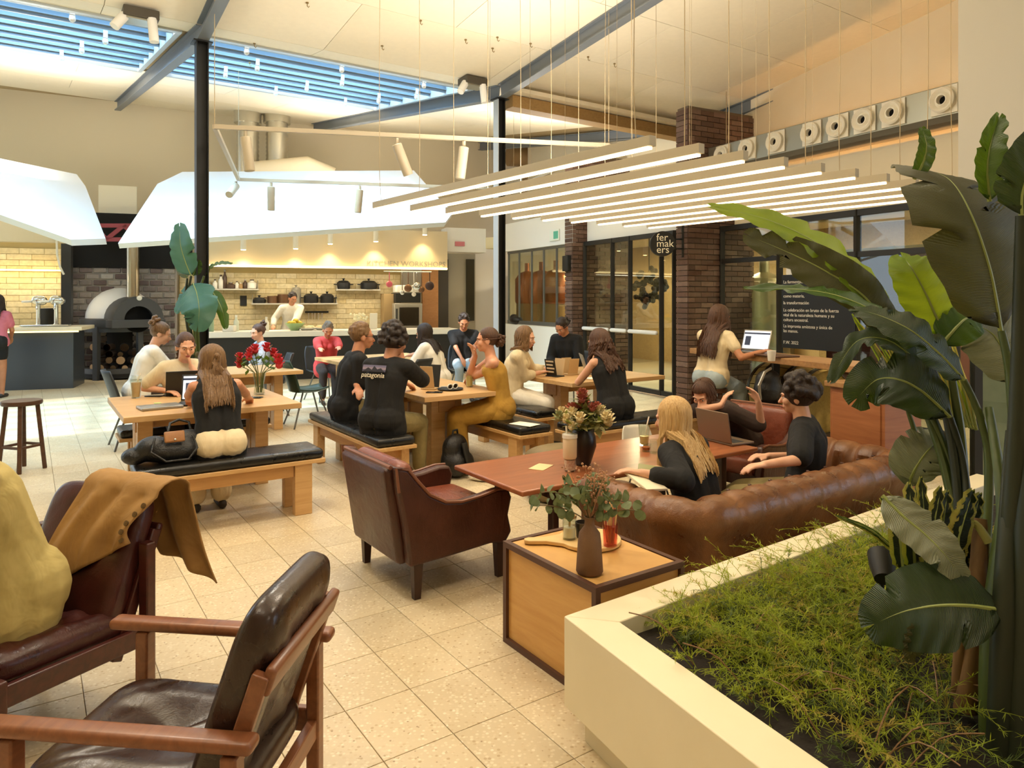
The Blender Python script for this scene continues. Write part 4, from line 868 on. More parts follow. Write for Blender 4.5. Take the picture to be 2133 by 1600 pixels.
# ================================================================== FURNITURE
oak = wood('oak', '#bd9159', '#d8b07a', .42); oak_d = wood('oak_edge', '#b08149', '#c7985f', .5); bl_lea = leather('black_leather', '#0c0b09', '#161411', .28, .2)
def frame(o, x0, x1, y0, y1): return ((x0+x1)/2, (y0+y1)/2)
def bench(label, a0, a1, b0, b1):
    L, D = (b1-b0, a1-a0); along = L >= D
    t = thing('bench', label, 'bench', g((a0+a1)/2, (b0+b1)/2), GA if along else GA+pi/2, 'benches with black pads')
    if not along: L, D = D, L
    b = MB(); b.box((0, 0, .395), (L, D, .03)); b.build('seat_board', oak, t, bevel=.004)
    b = MB(); b.rbox((0, 0, .446), (L-.02, D-.01, .07), .025, puff=.006); b.build('seat_pad', bl_lea, t)
    for sx in (-1, 1):
        for sy in (-1, 1):
            b = MB(); b.box((sx*(L/2-.16), sy*(D/2-.06), .19), (.13, .075, .38)); b.build('leg', oak, t, bevel=.005)
        b = MB(); b.box((sx*(L/2-.16), 0, .335), (.06, D-.19, .09)); b.build('cross_rail', oak_d, t, smooth=0)
    for sy in (-1, 1): b = MB(); b.box((0, sy*(D/2-.055), .335), (L-.46, .03, .09)); b.build('apron', oak_d, t, smooth=0)
    return t
def table(label, a0, a1, b0, b1, along, h=.75, inset=.2, pw=.36):
    L, D = b1-b0, a1-a0; t = thing('table', label, 'table', g((a0+a1)/2, (b0+b1)/2), GA, 'square oak tables')
    b = MB(); b.box((0, 0, h-.0225), (L, D, .045)); b.build('tabletop', oak, t, bevel=.004)
    for s_ in (-1, 1):
        c = V((s_*(L/2-inset), 0, 0)) if along == 'B' else V((0, s_*(D/2-inset), 0)); ax = V((0, 1, 0)) if along == 'B' else V((1, 0, 0)); sz = (.11, pw/2-.03) if along == 'B' else (pw/2-.03, .11)
        for q in (-1, 1): b = MB(); b.box(c+ax*q*pw/4+V((0, 0, (h-.045)/2)), (sz[0], sz[1], h-.046)); b.build('leg', oak, t, bevel=.005)
        b = MB(); b.box(c+V((0, 0, h-.13)), (sz[0]*1.0+.02 if along == 'B' else pw*.5, pw*.5 if along == 'B' else sz[1]+.02, .16)); b.build('cross_block', oak_d, t, bevel=.004)
    b = MB(); s = (L-2*inset, .06, .12) if along == 'B' else (.06, D-2*inset, .12); b.box((0, 0, h-.13), s); b.build('beam', oak_d, t, smooth=0)
    return t
bench('black padded oak bench in front, under the woman with long brown hair', 5.22, 5.6, .57, 1.86)
bench('black padded oak bench behind the laptop table, half under it', 6.9, 7.26, .64, 1.93)
bench('black padded oak bench under the man in the black long-sleeved top', 5.28, 7.0, 2.31, 2.66)
bench('black padded oak bench under the woman in the yellow dress', 5.07, 6.8, 3.56, 3.92)
bench('black padded oak bench under the woman in the black sleeveless top', 4.83, 5.17, 4.02, 5.75)
bench('black padded oak bench under the woman in the cream cardigan', 5.7, 6.95, 4.2, 4.52)
table('square oak table with two laptops and red flowers', 5.85, 7.12, .57, 1.88, 'B')
table('square oak table with sunglasses tray and brown menu stand', 5.55, 7.2, 2.87, 3.72, 'A', inset=.42)
table('square oak table with black menu stand and open laptop', 5.62, 6.95, 4.6, 5.95, 'B', inset=.3)
table('oak table behind the black column', 8.5, 9.5, 1.85, 2.75, 'B'); table('oak table behind the curly-haired man, by the kitchen counter', 9.0, 10.3, 3.5, 5.0, 'B')
# ---- leather armchairs
brl = leather('brown_leather', '#381a12', '#4f281b', .34, .25); brl2 = leather('brown_leather_seat', '#6b3322', '#874730', .28, .25); dwood = wood('dark_wood', '#2c1811', '#43271b', .4); pip = mat('piping', '#7a4c36', .4)
def armchair(label, loc, face):
    f = V(face).normalized(); t = thing('leather_armchair', label, 'armchair', loc, atan2(f.y, f.x)-pi/2); W_ = .74
    prof = [(-.02, .19), (.25, .2), (.5, .215), (.60, .2), (.645, .26), (.62, .36), (.645, .46), (.62, .515), (.54, .52), (.42, .5), (.3, .49), (.2, .505), (.1, .56), (.03, .64), (-.03, .715), (-.10, .73), (-.085, .6), (-.045, .4)]
    for s_ in (-1, 1):
        b = MB(); b.prism([(s_*W_/2-(.07 if s_ > 0 else 0), y, z) for y, z in prof], (.07, 0, 0)); b.build('side_panel', brl, t, bevel=.016)
        b = MB(); b.tube([(s_*W_/2-s_*.002, y, z) for y, z in prof[7:17]], .009, 6); b.build('piping', pip, t)
        for y, nm in ((.04, 'leg'), (.58, 'leg')):
            b = MB(); x = s_*(W_/2-.045); b.prism([(x-.024, y-.03, .22), (x+.024, y-.03, .22), (x+.024, y+.03, .22), (x-.024, y+.03, .22)], (0, 0, -.02)); b.add([(x+i*q, y+j*q*1.1, z) for z, q in ((.21, .026), (0, .017)) for i, j in ((-1, -1), (1, -1), (1, 1), (-1, 1))], [(0, 1, 5, 4), (1, 2, 6, 5), (2, 3, 7, 6), (3, 0, 4, 7), (4, 5, 6, 7)]); b.build(nm, dwood, t, smooth=0)
    b = MB(); R = M4.Rotation(.16, 3, 'X'); b.rbox((0, -.055, .455), (W_-.13, .085, .54), .03, R); b.build('back_panel', brl, t)
    b = MB(); b.rbox((0, .015, .55), (W_-.15, .11, .36), .05, R); b.build('back_cushion', brl2, t)
    b = MB(); b.box((0, .29, .245), (W_-.13, .62, .1)); b.build('seat_base', brl, t, bevel=.01); b = MB(); b.rbox((0, .33, .345), (W_-.15, .62, .13), .04, puff=.02); b.build('seat_cushion', brl2, t)
    b = MB(); b.tube([(-W_/2+.06, -.105, .722), (W_/2-.06, -.105, .722)], .013, 6); b.build('piping', pip, t)
    return t
armchair('brown leather armchair seen from behind, pulled up to the low red-brown table', g(3.76, 1.68), B*.97+A*.02)
armchair('brown leather armchair under the girl with the fringe', g(3.72, 5.05), -B+A*-.15)
# ---- wooden easy chairs with leather pads
def easy_chair(label, loc, face, lea, wd, arms=True, name='wooden_easy_chair', W_=.64, tilt=.38, bh=.62):
    f = V(face).normalized(); t = thing(name, label, 'armchair', loc, atan2(f.y, f.x)-pi/2)
    for s_ in (-1, 1):
        x = s_*(W_/2)
        b = MB(); b.bar((x, .3, 0), (x, .3, .535 if arms else .36), .05, .042, up=(0, 1, 0)); b.build('leg', wd, t, bevel=.006)
        b = MB(); b.bar((x, -.27, 0), (x, -.27, .52 if arms else .64), .05, .042, up=(0, 1, 0)); b.build('leg', wd, t, bevel=.006)
        b = MB(); b.bar((x, .3, .30), (x, -.27, .27), .028, .075); b.build('side_rail', wd, t, bevel=.005)
        if arms: b = MB(); b.rbox((x, .04, .55), (.062, .74, .034), .014, M4.Rotation(.02, 3, 'X')); b.build('armrest', wd, t)
        b = MB(); b.bar((x*.86, -.16, .2), (x*.86, -.16-(bh-.04)*sin(tilt), .2+(bh-.04)*cos(tilt)), .03, .045, up=(0, 1, 0)); b.build('back_post', wd, t, bevel=.005)
    for y, z in ((.3, .28), (-.27, .25)): b = MB(); b.bar((-W_/2, y, z), (W_/2, y, z), .03, .06); b.build('cross_rail', wd, t, bevel=.004)
    yb, zb_ = -.16-(bh-.06)*sin(tilt)-.02, .2+(bh-.06)*cos(tilt); b = MB(); b.rbox((0, yb, zb_), (W_*.88, .03, .075), .01, M4.Rotation(tilt, 3, 'X')); b.build('top_rail', wd, t)
    b = MB(); b.rbox((0, .05, .285), (W_-.07, .55, .06), .028); b.build('seat_base', lea, t)
    def sq(c, e): return (1 if c > 0 else -1)*abs(c)**e
    def cush(nm, ctr, R, ax, wr, sink):
        def fn(u, v):
            th, ph = 2*pi*u, -pi/2+pi*v; q = V((ax[0]*sq(cos(ph), .3)*sq(cos(th), .32), ax[1]*sq(cos(ph), .3)*sq(sin(th), .32), ax[2]*sq(sin(ph), .62)))
            e = max(0, 1-(q.x/ax[0])**4)*max(0, 1-(q.y/ax[1])**4); s_ = 1 if q.z > 0 else -.4
            a_ = (q.x*.75+q.y*.66); fo = abs(mnoise.noise(V((a_*13, (q.y-q.x)*2.6, 3.1))))
            q.z += s_*e*(.035-sink*(1-(q.x/ax[0])**2)+wr*(.030*fo-.008)+wr*.010*mnoise.noise(V((q.x*17, q.y*9, 5))))
            return V(ctr)+R @ q
        c_ = MB(); c_.sheet(fn, 90, 56); c_.build(nm, lea, t, smooth=180)
    cush('seat_cushion', (0, .04, .345), M4.Rotation(.06, 3, 'X'), ((W_-.05)/2, .30, .055), 1.0, .045)
    cush('back_cushion', (0, -.125-(bh/2+.03)*sin(tilt)*1.0, .30+(bh/2)*cos(tilt)), M4.Rotation(pi/2+tilt, 3, 'X'), ((W_-.08)/2, bh/2+.02, .052), .5, .025)
    return t
drk = leather('dark_leather', '#2b1b15', '#38241c', .26, .1); redl = leather('oxblood_leather', '#31120f', '#4b1f19', .3, .15); teak = wood('teak', '#6b3d25', '#935c39', .4, coat=.2); mahog = wood('mahogany', '#34140f', '#54231a', .35, coat=.2)
easy_chair('empty wooden easy chair with crumpled dark leather seat in front', (-.925, 2.01, 0), (-.996, .08), drk, teak, W_=.56, tilt=.33, bh=.56)
easy_chair('oxblood leather chair with a tan jacket over its back', (-1.87, 2.72, 0), (-.39, -.92), redl, mahog, arms=False, W_=.64, bh=.54)
# ---- buttoned leather sofa along the planter
sofl = leather('sofa_leather', '#5a341c', '#8b5c34', .3, .3)
t = thing('leather_sofa', 'buttoned brown leather sofa along the white planter', 'sofa', g(0, 0), GA)       # local x = along B, local y = along A
b0, b1, ab_, af = 2.66, 4.62, 2.36, 3.05
prof = [(.10, .06), (.105, .25), (.10, .42), (.125, .475), (.15, .53), (.14, .59), (.10, .632), (.04, .645), (-.03, .63), (-.075, .585), (-.085, .52), (-.095, .43), (-.11, .34), (-.12, .25)]
path = []; R_ = .13
nA, nB, nc = 26, 70, 8
for i in range(nA): path.append((V((b0, af+(ab_+R_-af)*i/nA)), V((-1, 0))))
for i in range(nc+1): an = pi+pi/2*i/nc; path.append((V((b0+R_+R_*cos(an), ab_+R_+R_*sin(an))), V((cos(an), sin(an)))))
for i in range(1, nB): path.append((V((b0+R_+(b1-b0-2*R_)*i/nB, ab_)), V((0, -1))))
for i in range(nc+1): an = 1.5*pi+pi/2*i/nc; path.append((V((b1-R_+R_*cos(an), ab_+R_+R_*sin(an))), V((cos(an), sin(an)))))
for i in range(1, nA+1): path.append((V((b1, ab_+R_+(af-ab_-R_)*i/nA)), V((1, 0))))
m = MB(); dist = 0; nP = len(prof); vs = []
for i, (p, n_) in enumerate(path):
    if i: dist += (p-path[i-1][0]).length
    fr = (dist/.175) % 1; fr = min(fr, 1-fr); pl = math.exp(-(fr/.13)**2)
    fr2 = ((dist/.175)+.5) % 1; fr2 = min(fr2, 1-fr2)
    for j, (o_, z) in enumerate(prof):
        k = max(0, min(1, (j-3)/3)); bt = math.exp(-(fr/.16)**2-((j-8.5)/1.1)**2)+math.exp(-(fr2/.16)**2-((j-11)/1.0)**2)
        sh = 1-.17*pl*k-.34*bt; cx, czz = .03, .5
        oo = cx+(o_-cx)*sh+.004*mnoise.noise(V((dist*7, j*.5, 2))); zz = czz+(z-czz)*(1-.10*pl*k-.18*bt) if j > 2 else z
        vs.append((p.x+n_.x*oo, p.y+n_.y*oo, zz))
M_ = len(path); fs = [(i*nP+j, i*nP+j+1, (i+1)*nP+j+1, (i+1)*nP+j) for i in range(M_-1) for j in range(nP-1)]; fs += [tuple(range(nP)), tuple((M_-1)*nP+j for j in reversed(range(nP)))]
m.add(vs, fs); m.build('back_and_arms', sofl, t, sub=1)
b = MB(); b.box(((b0+b1)/2, (ab_+af)/2-.03, .15), (b1-b0-.2, af-ab_-.05, .16)); b.build('seat_base', sofl, t, bevel=.01)
for k in range(2):
    L = (b1-b0-.26)/2; b = MB(); b.rbox((b0+.13+L*(k+.5), (ab_+af)/2+.03, .295), (L-.01, af-ab_-.1, .14), .05, puff=.015); b.build('seat_cushion', sofl, t)
btn = MB()
for d_ in [x*.175 for x in range(1, 12)]: btn.ell((b0+.15+d_*1.0, ab_+.02, .63), (.011, .011, .006), nu=8, nv=5)
btn.build('button', brl, t, kind='stuff')
for x in (b0+.02, b1-.02):
    for y in (ab_+.02, af-.08): b = MB(); b.lathe([(.022, 0), (.035, .07)], c=(x, y, 0), n=10); b.build('foot', dwood, t)
# ---- low red-brown table
rosew = wood('rosewood', '#8a4d2e', '#b06d45', .3, (1, 9, 9), coat=.25)
t = thing('low_table', 'low red-brown wooden table with a flower vase', 'table', g(3.47, 3.2), GA); L, D, h = 2.02, .74, .58
b = MB(); b.box((0, 0, h-.015), (L, D, .03)); b.build('tabletop', rosew, t, bevel=.008)
for sx in (-1, 1):
    for sy in (-1, 1): b = MB(); b.bar((sx*(L/2-.28), sy*(D/2-.09), 0), (sx*(L/2-.28), sy*(D/2-.09), h-.03), .045, .055, up=(0, 1, 0)); b.build('leg', dwood, t, bevel=.008)
    b = MB(); b.box((sx*(L/2-.28), 0, h-.065), (.04, D-.2, .07)); b.build('cross_rail', dwood, t, smooth=0)
b = MB(); b.box((0, 0, h-.06), (L-.6, .03, .06)); b.build('rail', dwood, t, smooth=0)
# ---- side table: box with dark edges
ply = wood('pale_ply', '#c08c48', '#d9ab66', .5, (1, 1, 8)); edge = mat('edge_dark', '#4d2c1b', .5)
t = thing('side_table', 'boxy wooden side table with dark edges beside the planter', 'side table', g(2.445, 2.105), GA); X, Y, h = .51, .66, .475
b = MB(); b.box((0, 0, h/2), (X-.03, Y-.03, h-.03)); b.build('body', ply, t, smooth=0)
b = MB(); b.box((0, 0, h-.012), (X-.06, Y-.06, .016)); b.build('top_panel', ply, t, smooth=0)
for sx in (-1, 1):
    for sy in (-1, 1): b = MB(); b.box((sx*(X/2-.012), sy*(Y/2-.012), h/2), (.026, .026, h)); b.build('edge_strip', edge, t, smooth=0)
for z in (.013, h-.013):
    for s_ in (-1, 1):
        b = MB(); b.box((0, s_*(Y/2-.012), z), (X-.05, .026, .026)); b.build('edge_strip', edge, t, smooth=0); b = MB(); b.box((s_*(X/2-.012), 0, z), (.026, Y-.05, .026)); b.build('edge_strip', edge, t, smooth=0)
b = MB(); b.box((0, -Y/2+.012, h-.1), (X-.1, .012, .035)); b.build('inlay', mat('inlay', '#8c6a2e', .5), t, smooth=0)
# ---- planter
plw = mat('planter_white', '#eadfc0', .6, c2='#e2d5b2', nscale=2); soil = mat('soil', '#1c130b', .95, bump=.8, bscale=30)
pc = on(1175, 1283, .45); a0, b0 = 2.06, 1.64
# near side runs towards the viewer's right along (px 324) direction
dn = V((.452, -.892, 0)).normalized()
t = thing('planter', 'long white raised planter with clipped corner full of plants', 'planter', (0, 0, 0)); wt = .155; Lb = 3.6; ln = 2.6
C0 = V((pc.x, pc.y, 0)); C1 = C0+B*Lb+A*.1; dB = (C1-C0).normalized(); C2 = C0+dn*ln; nb = V((-dB.y, dB.x, 0)); nn = V((dn.y, -dn.x, 0))
if nn.dot(B) < 0: nn = -nn
inn = lambda p: p
den = 1/ max(.2, abs(dB.cross(dn).z)); I0 = C0+dB*wt*den*1.0+dn*wt*den; I1 = C1+dn*wt*den; I2 = C2+dB*wt*den
b = MB(); zt, zbm = .45, .12
for o_, i_ in (((C0, C1, I1, I0), 0), ((C0, I0, I2, C2), 1)): b.prism([p+V((0, 0, zbm)) for p in o_], (0, 0, zt-zbm))
b.build('rim_wall', plw, t, bevel=.004)
b = MB(); s_ = (dB+dn)*.06; b.prism([p+V((0, 0, 0)) for p in (C0+s_, C1+dn*.06, C1+dn*.12, C0+s_*2)], (0, 0, zbm+.02)); b.prism([C0+s_, C0+s_*2, C2+dB*.12, C2+dB*.06], (0, 0, zbm+.02)); b.build('plinth', plw, t, smooth=0)
b = MB(); far_ = C2+dB*Lb
def soilf(u, v):
    p = I0.lerp(I1, u)+(I2-I0)*v; return V((p.x, p.y, .38+.03*mnoise.noise(p*3)))
b.sheet(soilf, 40, 30); b.build('soil', soil, t)
# ---- stools and shell chairs
def stool(label, loc, h, r, m, group=None, spl=.06):
    t = thing('stool', label, 'stool', loc, .5, group); b = MB(); b.lathe([(0, h-.04), (r*.96, h-.04), (r, h-.02), (r*.97, h), (0, h-.004)], n=24); b.build('seat', m, t)
    for k in range(4):
        an = k*pi/2; c_, s_ = cos(an), sin(an); b = MB(); b.bar((r*.72*c_, r*.72*s_, h-.04), ((r*.72+spl)*c_, (r*.72+spl)*s_, 0), .035, .035, up=(c_, s_, .3)); b.build('leg', m, t, bevel=.004)
        an2 = an+pi/2; z = h*.35; rr = r*.72+spl*.65; b = MB(); b.bar((rr*c_, rr*s_, z), (rr*cos(an2), rr*sin(an2), z), .022, .022); b.build('stretcher', m, t, smooth=0)
    return t
walnut = wood('walnut', '#3b2214', '#5b3a22', .45)
stool('dark round wooden stool standing alone at the left edge', on(30, 985, 0)+V((0, .1, 0)), .66, .17, walnut)
stool('dark bar stool under the woman in pale jeans', V((2.02, 7.15, 0)), .72, .16, walnut)
def shell_chair(label, loc, face, m, legm):
    f = V(face).normalized(); t = thing('shell_chair', label, 'chair', loc, atan2(f.y, f.x)-pi/2)
    def fn(u, v):
        x = (u-.5)*.46*(1-.25*abs(2*v-1)**4); w_ = .05*(2*u-1)**2
        if v < .5: y = .22-.44*v/.5*1.0; z = .45-.03*sin(pi*v*2)+w_
        else: k = (v-.5)*2; y = -.22-.12*k+w_*1.2; z = .45+.40*k**.9
        return V((x, y, z))
    b = MB(); b.sheet(fn, 14, 20); b.build('shell', m, t, solid=.014)
    for sx in (-1, 1):
        for sy in (-1, 1): b = MB(); b.tube([(sx*.12, sy*.1, .43), (sx*.23, sy*.24, 0)], .011, 8); b.build('leg', legm, t)
    return t
grn = mat('chair_green', '#1f3a30', .35); grey_l = mat('leg_metal', '#6d6c68', .3, .8)
shell_chair('dark green shell chair with thin metal legs by the kitchen counter', V((-2.62, 9.05, 0)), (.75, .5), grn, grey_l)
shell_chair('black shell chair with rounded back behind the long-haired woman', V((-4.05, 9.6, 0)), (.1, 1), mat('chair_black', '#222324', .5), grey_l)
shell_chair('dark shell chair under the blurred woman in white', V((-1.35, 9.25, 0)), (-.8, .5), mat('chair_black', '#222324', .5), grey_l)
shell_chair('dark shell chair under the person in the red shirt', V((-3.0, 11.3, 0)), (.7, -.7), mat('chair_black', '#222324', .5), grey_l)
shell_chair('low pale shell chair tucked at the far side of the low table', V((1.04, 5.42, 0)), (.3, -1), mat('chair_pale', '#d9d2c0', .5), grey_l).scale = (.6, .7, .72)
# ---- bar table by the glass, its cabinet and the barrel
p, q = V((2.02, 8.0, 1.03)), V((2.93, 5.62, 1.03)); d = (q-p).normalized(); nrm = V((-d.y, d.x, 0))
t = thing('bar_table', 'long narrow wooden bar table along the glass front', 'bar table', p); b = MB(); b.bar((nrm*.21), (q-p+nrm*.21), .44, .06); b.build('tabletop', wood('plank', '#8c6238', '#b48956', .5), t, bevel=.006)
for k in (.06, .45): o_ = (q-p)*k+nrm*.2; b = MB(); b.box((o_.x, o_.y, -.53), (.06, .06, 1.0)); b.build('leg', black_st, t, smooth=0); b = MB(); b.box((o_.x, o_.y, -1.02), (.3, .3, .02)); b.build('foot', black_st, t, smooth=0)
t = thing('cabinet', 'orange-brown wooden cabinet at the end of the bar table', 'cabinet', V((2.66, 5.35, 0)), atan2(d.y, d.x)+pi/2); cab = wood('cabinet_wood', '#8f5430', '#b37344', .5, (1, 1, 10))
b = MB(); b.box((.06, -.05, .47), (.36, .5, .94)); b.build('body', cab, t, bevel=.004); b = MB(); b.box((.06, -.05, .96), (.42, .56, .04)); b.build('top', wood('plank', '#8c6238', '#b48956'), t, bevel=.004)
b = MB(); b.box((-.125, -.05, .47), (.012, .44, .86)); b.build('door', cab, t, bevel=.003)
t = thing('barrel', 'pale wooden barrel lying on its side under the bar table', 'barrel', V((2.92, 7.25, 0)), atan2(d.y, d.x)); brw = wood('barrel_wood', '#a8904a', '#c4ac62', .5)
for k in range(20):
    an0, an1 = 2*pi*k/20, 2*pi*(k+1)/20-.02; b = MB(); vs = []
    for i in range(9):
        x = -.42+.84*i/8; r_ = .30+.07*(1-(2*i/8-1)**2)
        for an in (an0, an1): vs.append((x, r_*cos(an), .62+r_*sin(an)))
    b.add(vs, [(2*i, 2*i+1, 2*i+3, 2*i+2) for i in range(8)]); b.build('stave', brw, t, smooth=180)
for x in (-.36, -.15, .15, .36): r_ = .304+.07*(1-(x/.42)**2); b = MB(); b.lathe([(r_, x-.02), (r_+.006, x-.02), (r_+.006, x+.02), (r_, x+.02)], c=(0, 0, .62), n=28, R=M4.Rotation(pi/2, 3, 'Y')); b.build('hoop', mat('hoop', '#4b4436', .4, .7), t)
b = MB()
for x in (-.41, .41): b.lathe([(0, x), (.3, x)], c=(0, 0, .62), n=24, R=M4.Rotation(pi/2, 3, 'Y'))
b.build('head', brw, t)
for x in (-.25, .25): b = MB(); b.box((x, 0, .14), (.08, .6, .28)); b.build('cradle', walnut, t, smooth=0)
# ------------------------------------------------------------------ the guests
blk_c = cloth('black', '#080707', '#110f0e'); wht_c = cloth('white', '#efe9dc', '#e4dccb'); crm_c = cloth('cream', '#e6d5b2', '#d8c49c'); red_c = cloth('red', '#c9403a', '#b2332f')
khk = cloth('khaki', '#8a7a4c', '#75673e'); jean = cloth('jean', '#8d9da5', '#a9b6ba'); yel = cloth('mustard', '#bb9038', '#9c7428'); olive = cloth('straw', '#c3b070', '#ac9a5c'); pat = cloth('patterned', '#9aa0a8', '#5d6674'); brn = cloth('dkbrown', '#2a1d15', '#382820'); pnk = cloth('pink', '#c9707c', '#b85f6c')
shell_chair('shell chair under the woman in the white shirt', V((-4.14, 7.78, 0)), (.8, .6), mat('chair_black', '#222324'), grey_l)
person('woman in a white shirt with pinned-up hair, seen from behind at the column', (-4.12, 7.8), .48, (.75, .6), 1.02, lean=.26, hp=.35, hyaw=-.3, RH=on(395, 775, .78), LH=on(385, 772, .78), top=dict(m=wht_c, sleeve=.7, off=.022), bottom=dict(m=brn), hair=('bun', 'light'), skin='c')
p2 = g(7.08, 1.17)
person('woman in a cream T-shirt facing a black laptop, hand at her chin', p2, .48, (.5, -.85), .96, lean=.22, hp=.3, hyaw=.15, RH=on(345, 814, .80), LH=at(398, 764, 6.33), LD=(-.25, -.1, 1), LE=(.7, .2, -1), top=dict(m=crm_c, sleeve=.75, off=.022), bottom=dict(m=brn), hair=('pony', 'brown', .25), skin='c', vox=.009)
p3 = g(5.42, 1.14)
person('woman with long brown hair and black sleeveless top, seen from behind', p3, .48, A, .93, lean=.3, hp=.45, hyaw=.12, LH=on(392, 838, .79), RH=on(520, 832, .79), LE=(-1, 0, -.6), RE=(1, 0, -.6), top=dict(m=blk_c, tank=True, off=.018, low=-.05), bottom=dict(m=crm_c, off=.02, flare=.02), hair=('half', 'light', .38, .008), skin='b', vox=.009)
shell_chair('shell chair under the woman in the patterned blouse', V((-3.4, 9.85, 0)), (-.8, -.4), mat('chair_black', '#222324'), grey_l)
person('woman in a patterned blouse with a small bun, behind the red flowers', (-3.42, 9.82), .45, (-.7, -.55), .93, lean=.12, hp=.2, hyaw=.3, top=dict(m=pat, sleeve=.9, off=.025), bottom=dict(m=crm_c, off=.02), hair=('bun', 'brown'), skin='c', vox=.012)
person('person in a red top bent over the table by the counter', (-2.95, 11.2), .45, (.35, -.9), .95, lean=.28, hp=.5, LH=on(712, 742, .8), RH=on(672, 741, .8), top=dict(m=red_c, sleeve=1.9, off=.022), bottom=dict(m=brn), hair=('short', 'grey'), skin='b', vox=.013)
person('man with glasses in a dark T-shirt turned to the right', g(6.45, 2.5), .48, (.88, .42), 1.03, lean=.14, curl=.2, hp=.08, sex='m', RH=at(760, 800, 6.85), LH=at(745, 808, 6.5), top=dict(m=blk_c, sleeve=.75, off=.024), bottom=dict(m=khk, off=.02), hair=('short', 'light'), skin='b', specs=True, vox=.010)
p7 = g(5.58, 2.49)
t7, j7 = person('curly-haired man in a black long-sleeved top with a back print', p7, .48, (.42, .9), 1.02, lean=.12, curl=.2, hp=.25, hyaw=-.25, sex='m', RH=at(838, 752, 6.28), RD=(-.3, .2, 1), RE=(1, .3, -1), LH=g(6.05, 2.98, .79), top=dict(m=blk_c, sleeve=1.75, off=.024, low=-.08), bottom=dict(m=khk, off=.02), hair=('bushy', 'dark'), skin='b', vox=.009)
R7 = M4((j7['r'], j7['u2'], -j7['fw'])).transposed(); pc7 = j7['C']-j7['fw']*.138+j7['u2']*.045-j7['r']*.045
prn = mat('print_cream', '#d9cdb4', .8); tx = text('patagonia', .062, prn, pc7-j7['u2']*.05, R7.to_euler(), t7, 'CENTER', 'lettering', .002)
for dz, h_, c_ in ((.028, .018, '#6f6a86'), (.008, .022, '#8d7f8f'), (-.012, .018, '#4d4a5e')): b = MB(); b.box((0, 0, 0), (.235, h_, .003)); o = b.build('print', mat('pr'+c_, c_, .8), t7, smooth=0); o.location = pc7+j7['u2']*dz; o.rotation_euler = R7.to_euler()
b = MB(); b.prism([(-.11, -.02, .002), (-.06, .015, .002), (-.02, -.005, .002), (.0, .03, .002), (.035, .0, .002), (.07, .012, .002), (.11, -.02, .002)], (0, 0, .002)); o = b.build('print', mat('pr_peak', '#2b2a33', .8), t7, smooth=0); o.location = pc7; o.rotation_euler = R7.to_euler()
person('woman in a strapless yellow dress with her hand at her mouth', (-.12, 6.78), .48, (-.95, -.12), .98, lean=.1, curl=.2, hp=.05, hyaw=-.05, LH=on(975, 792, .80), RH=at(990, 742, 6.85), RD=(-.3, -.2, 1), RE=(-.6, .4, -1), LE=(0, -.6, -1), top=dict(m=yel, strapless=True, off=.014), bottom=dict(m=yel, skirt=.75, off=.02), hair=('lowbun', 'brown'), skin='a', vox=.009, dress=True)
person('woman in a white blouse with long dark hair, leaning on the far table', (-.98, 9.3), .46, (-.85, .35), .96, lean=.26, hp=.35, hyaw=.2, LH=on(842, 752, .79), RH=on(835, 746, .79), top=dict(m=wht_c, sleeve=.95, off=.028), bottom=dict(m=brn), hair=('long', 'dark', .3), skin='c', vox=.012)
shell_chair('shell chair under the bearded man in black', V((-.8, 11.55, 0)), (.2, -1), mat('chair_black', '#222324'), grey_l)
person('man in a black T-shirt looking down at his phone near the white wall', (-.8, 11.55), .48, (.15, -1), 1.03, lean=.1, hp=.5, sex='m', RH=at(962, 748, 11.1), LH=at(985, 745, 11.1), top=dict(m=blk_c, sleeve=.7, off=.022), bottom=dict(m=jean), hair=('short', 'dark'), skin='b', vox=.013)
person('woman in a cream cardigan at the oak table with the black menu stand', g(6.4, 4.36), .48, (.85, -.2), .96, lean=.22, hp=.22, hyaw=-.1, LH=on(1142, 770, .80), RH=on(1124, 776, .80), RE=(-.2, .1, -1), top=dict(m=crm_c, sleeve=1.5, off=.026), bottom=dict(m=wht_c, off=.025), hair=('long', 'light', .16), skin='c', vox=.010)
shell_chair('shell chair under the man with a tied-back bun', V((.85, 10.2, 0)), (-.6, -.7), mat('chair_black', '#222324'), grey_l)
person('man in a black sweater with tied-back hair, head bowed', (.85, 10.2), .48, (-.6, -.75), 1.03, lean=.22, hp=.65, sex='m', top=dict(m=blk_c, sleeve=1.9, off=.03), bottom=dict(m=brn), hair=('lowbun', 'dark'), skin='b', vox=.012)
person('woman in a black sleeveless top resting her cheek on her hand', g(5.02, 4.63), .48, (-.62, .8), .98, lean=.26, curl=.16, hp=.28, hyaw=.3, LH=at(1240, 760, 6.86), LD=(.1, .1, 1), LE=(-.9, .2, -1), RH=on(1262, 784, .79), top=dict(m=blk_c, tank=True, off=.02), bottom=dict(m=blk_c, off=.02), hair=('half', 'brown', .3, .02), skin='c', vox=.009)
f14 = V((.72, .62, 0)); q14 = V((2.02, 7.15, 0))
person('long-haired woman in pale jeans on a bar stool', q14, .72, f14, .95, lean=.14, hp=.3, hyaw=-.3, RH=V((2.47, 7.0, 1.09)), LH=V((2.3, 7.5, 1.09)), lf=q14+f14*.3+V((-.07, .08, .3)), rf=q14+f14*.3+V((.07, -.08, .3)), top=dict(m=crm_c, sleeve=.5, off=.016, low=.03), bottom=dict(m=jean, off=.016), hair=('long', 'brown', .46, .016), skin='b', vox=.009)
p15 = g(3.72, 4.8)
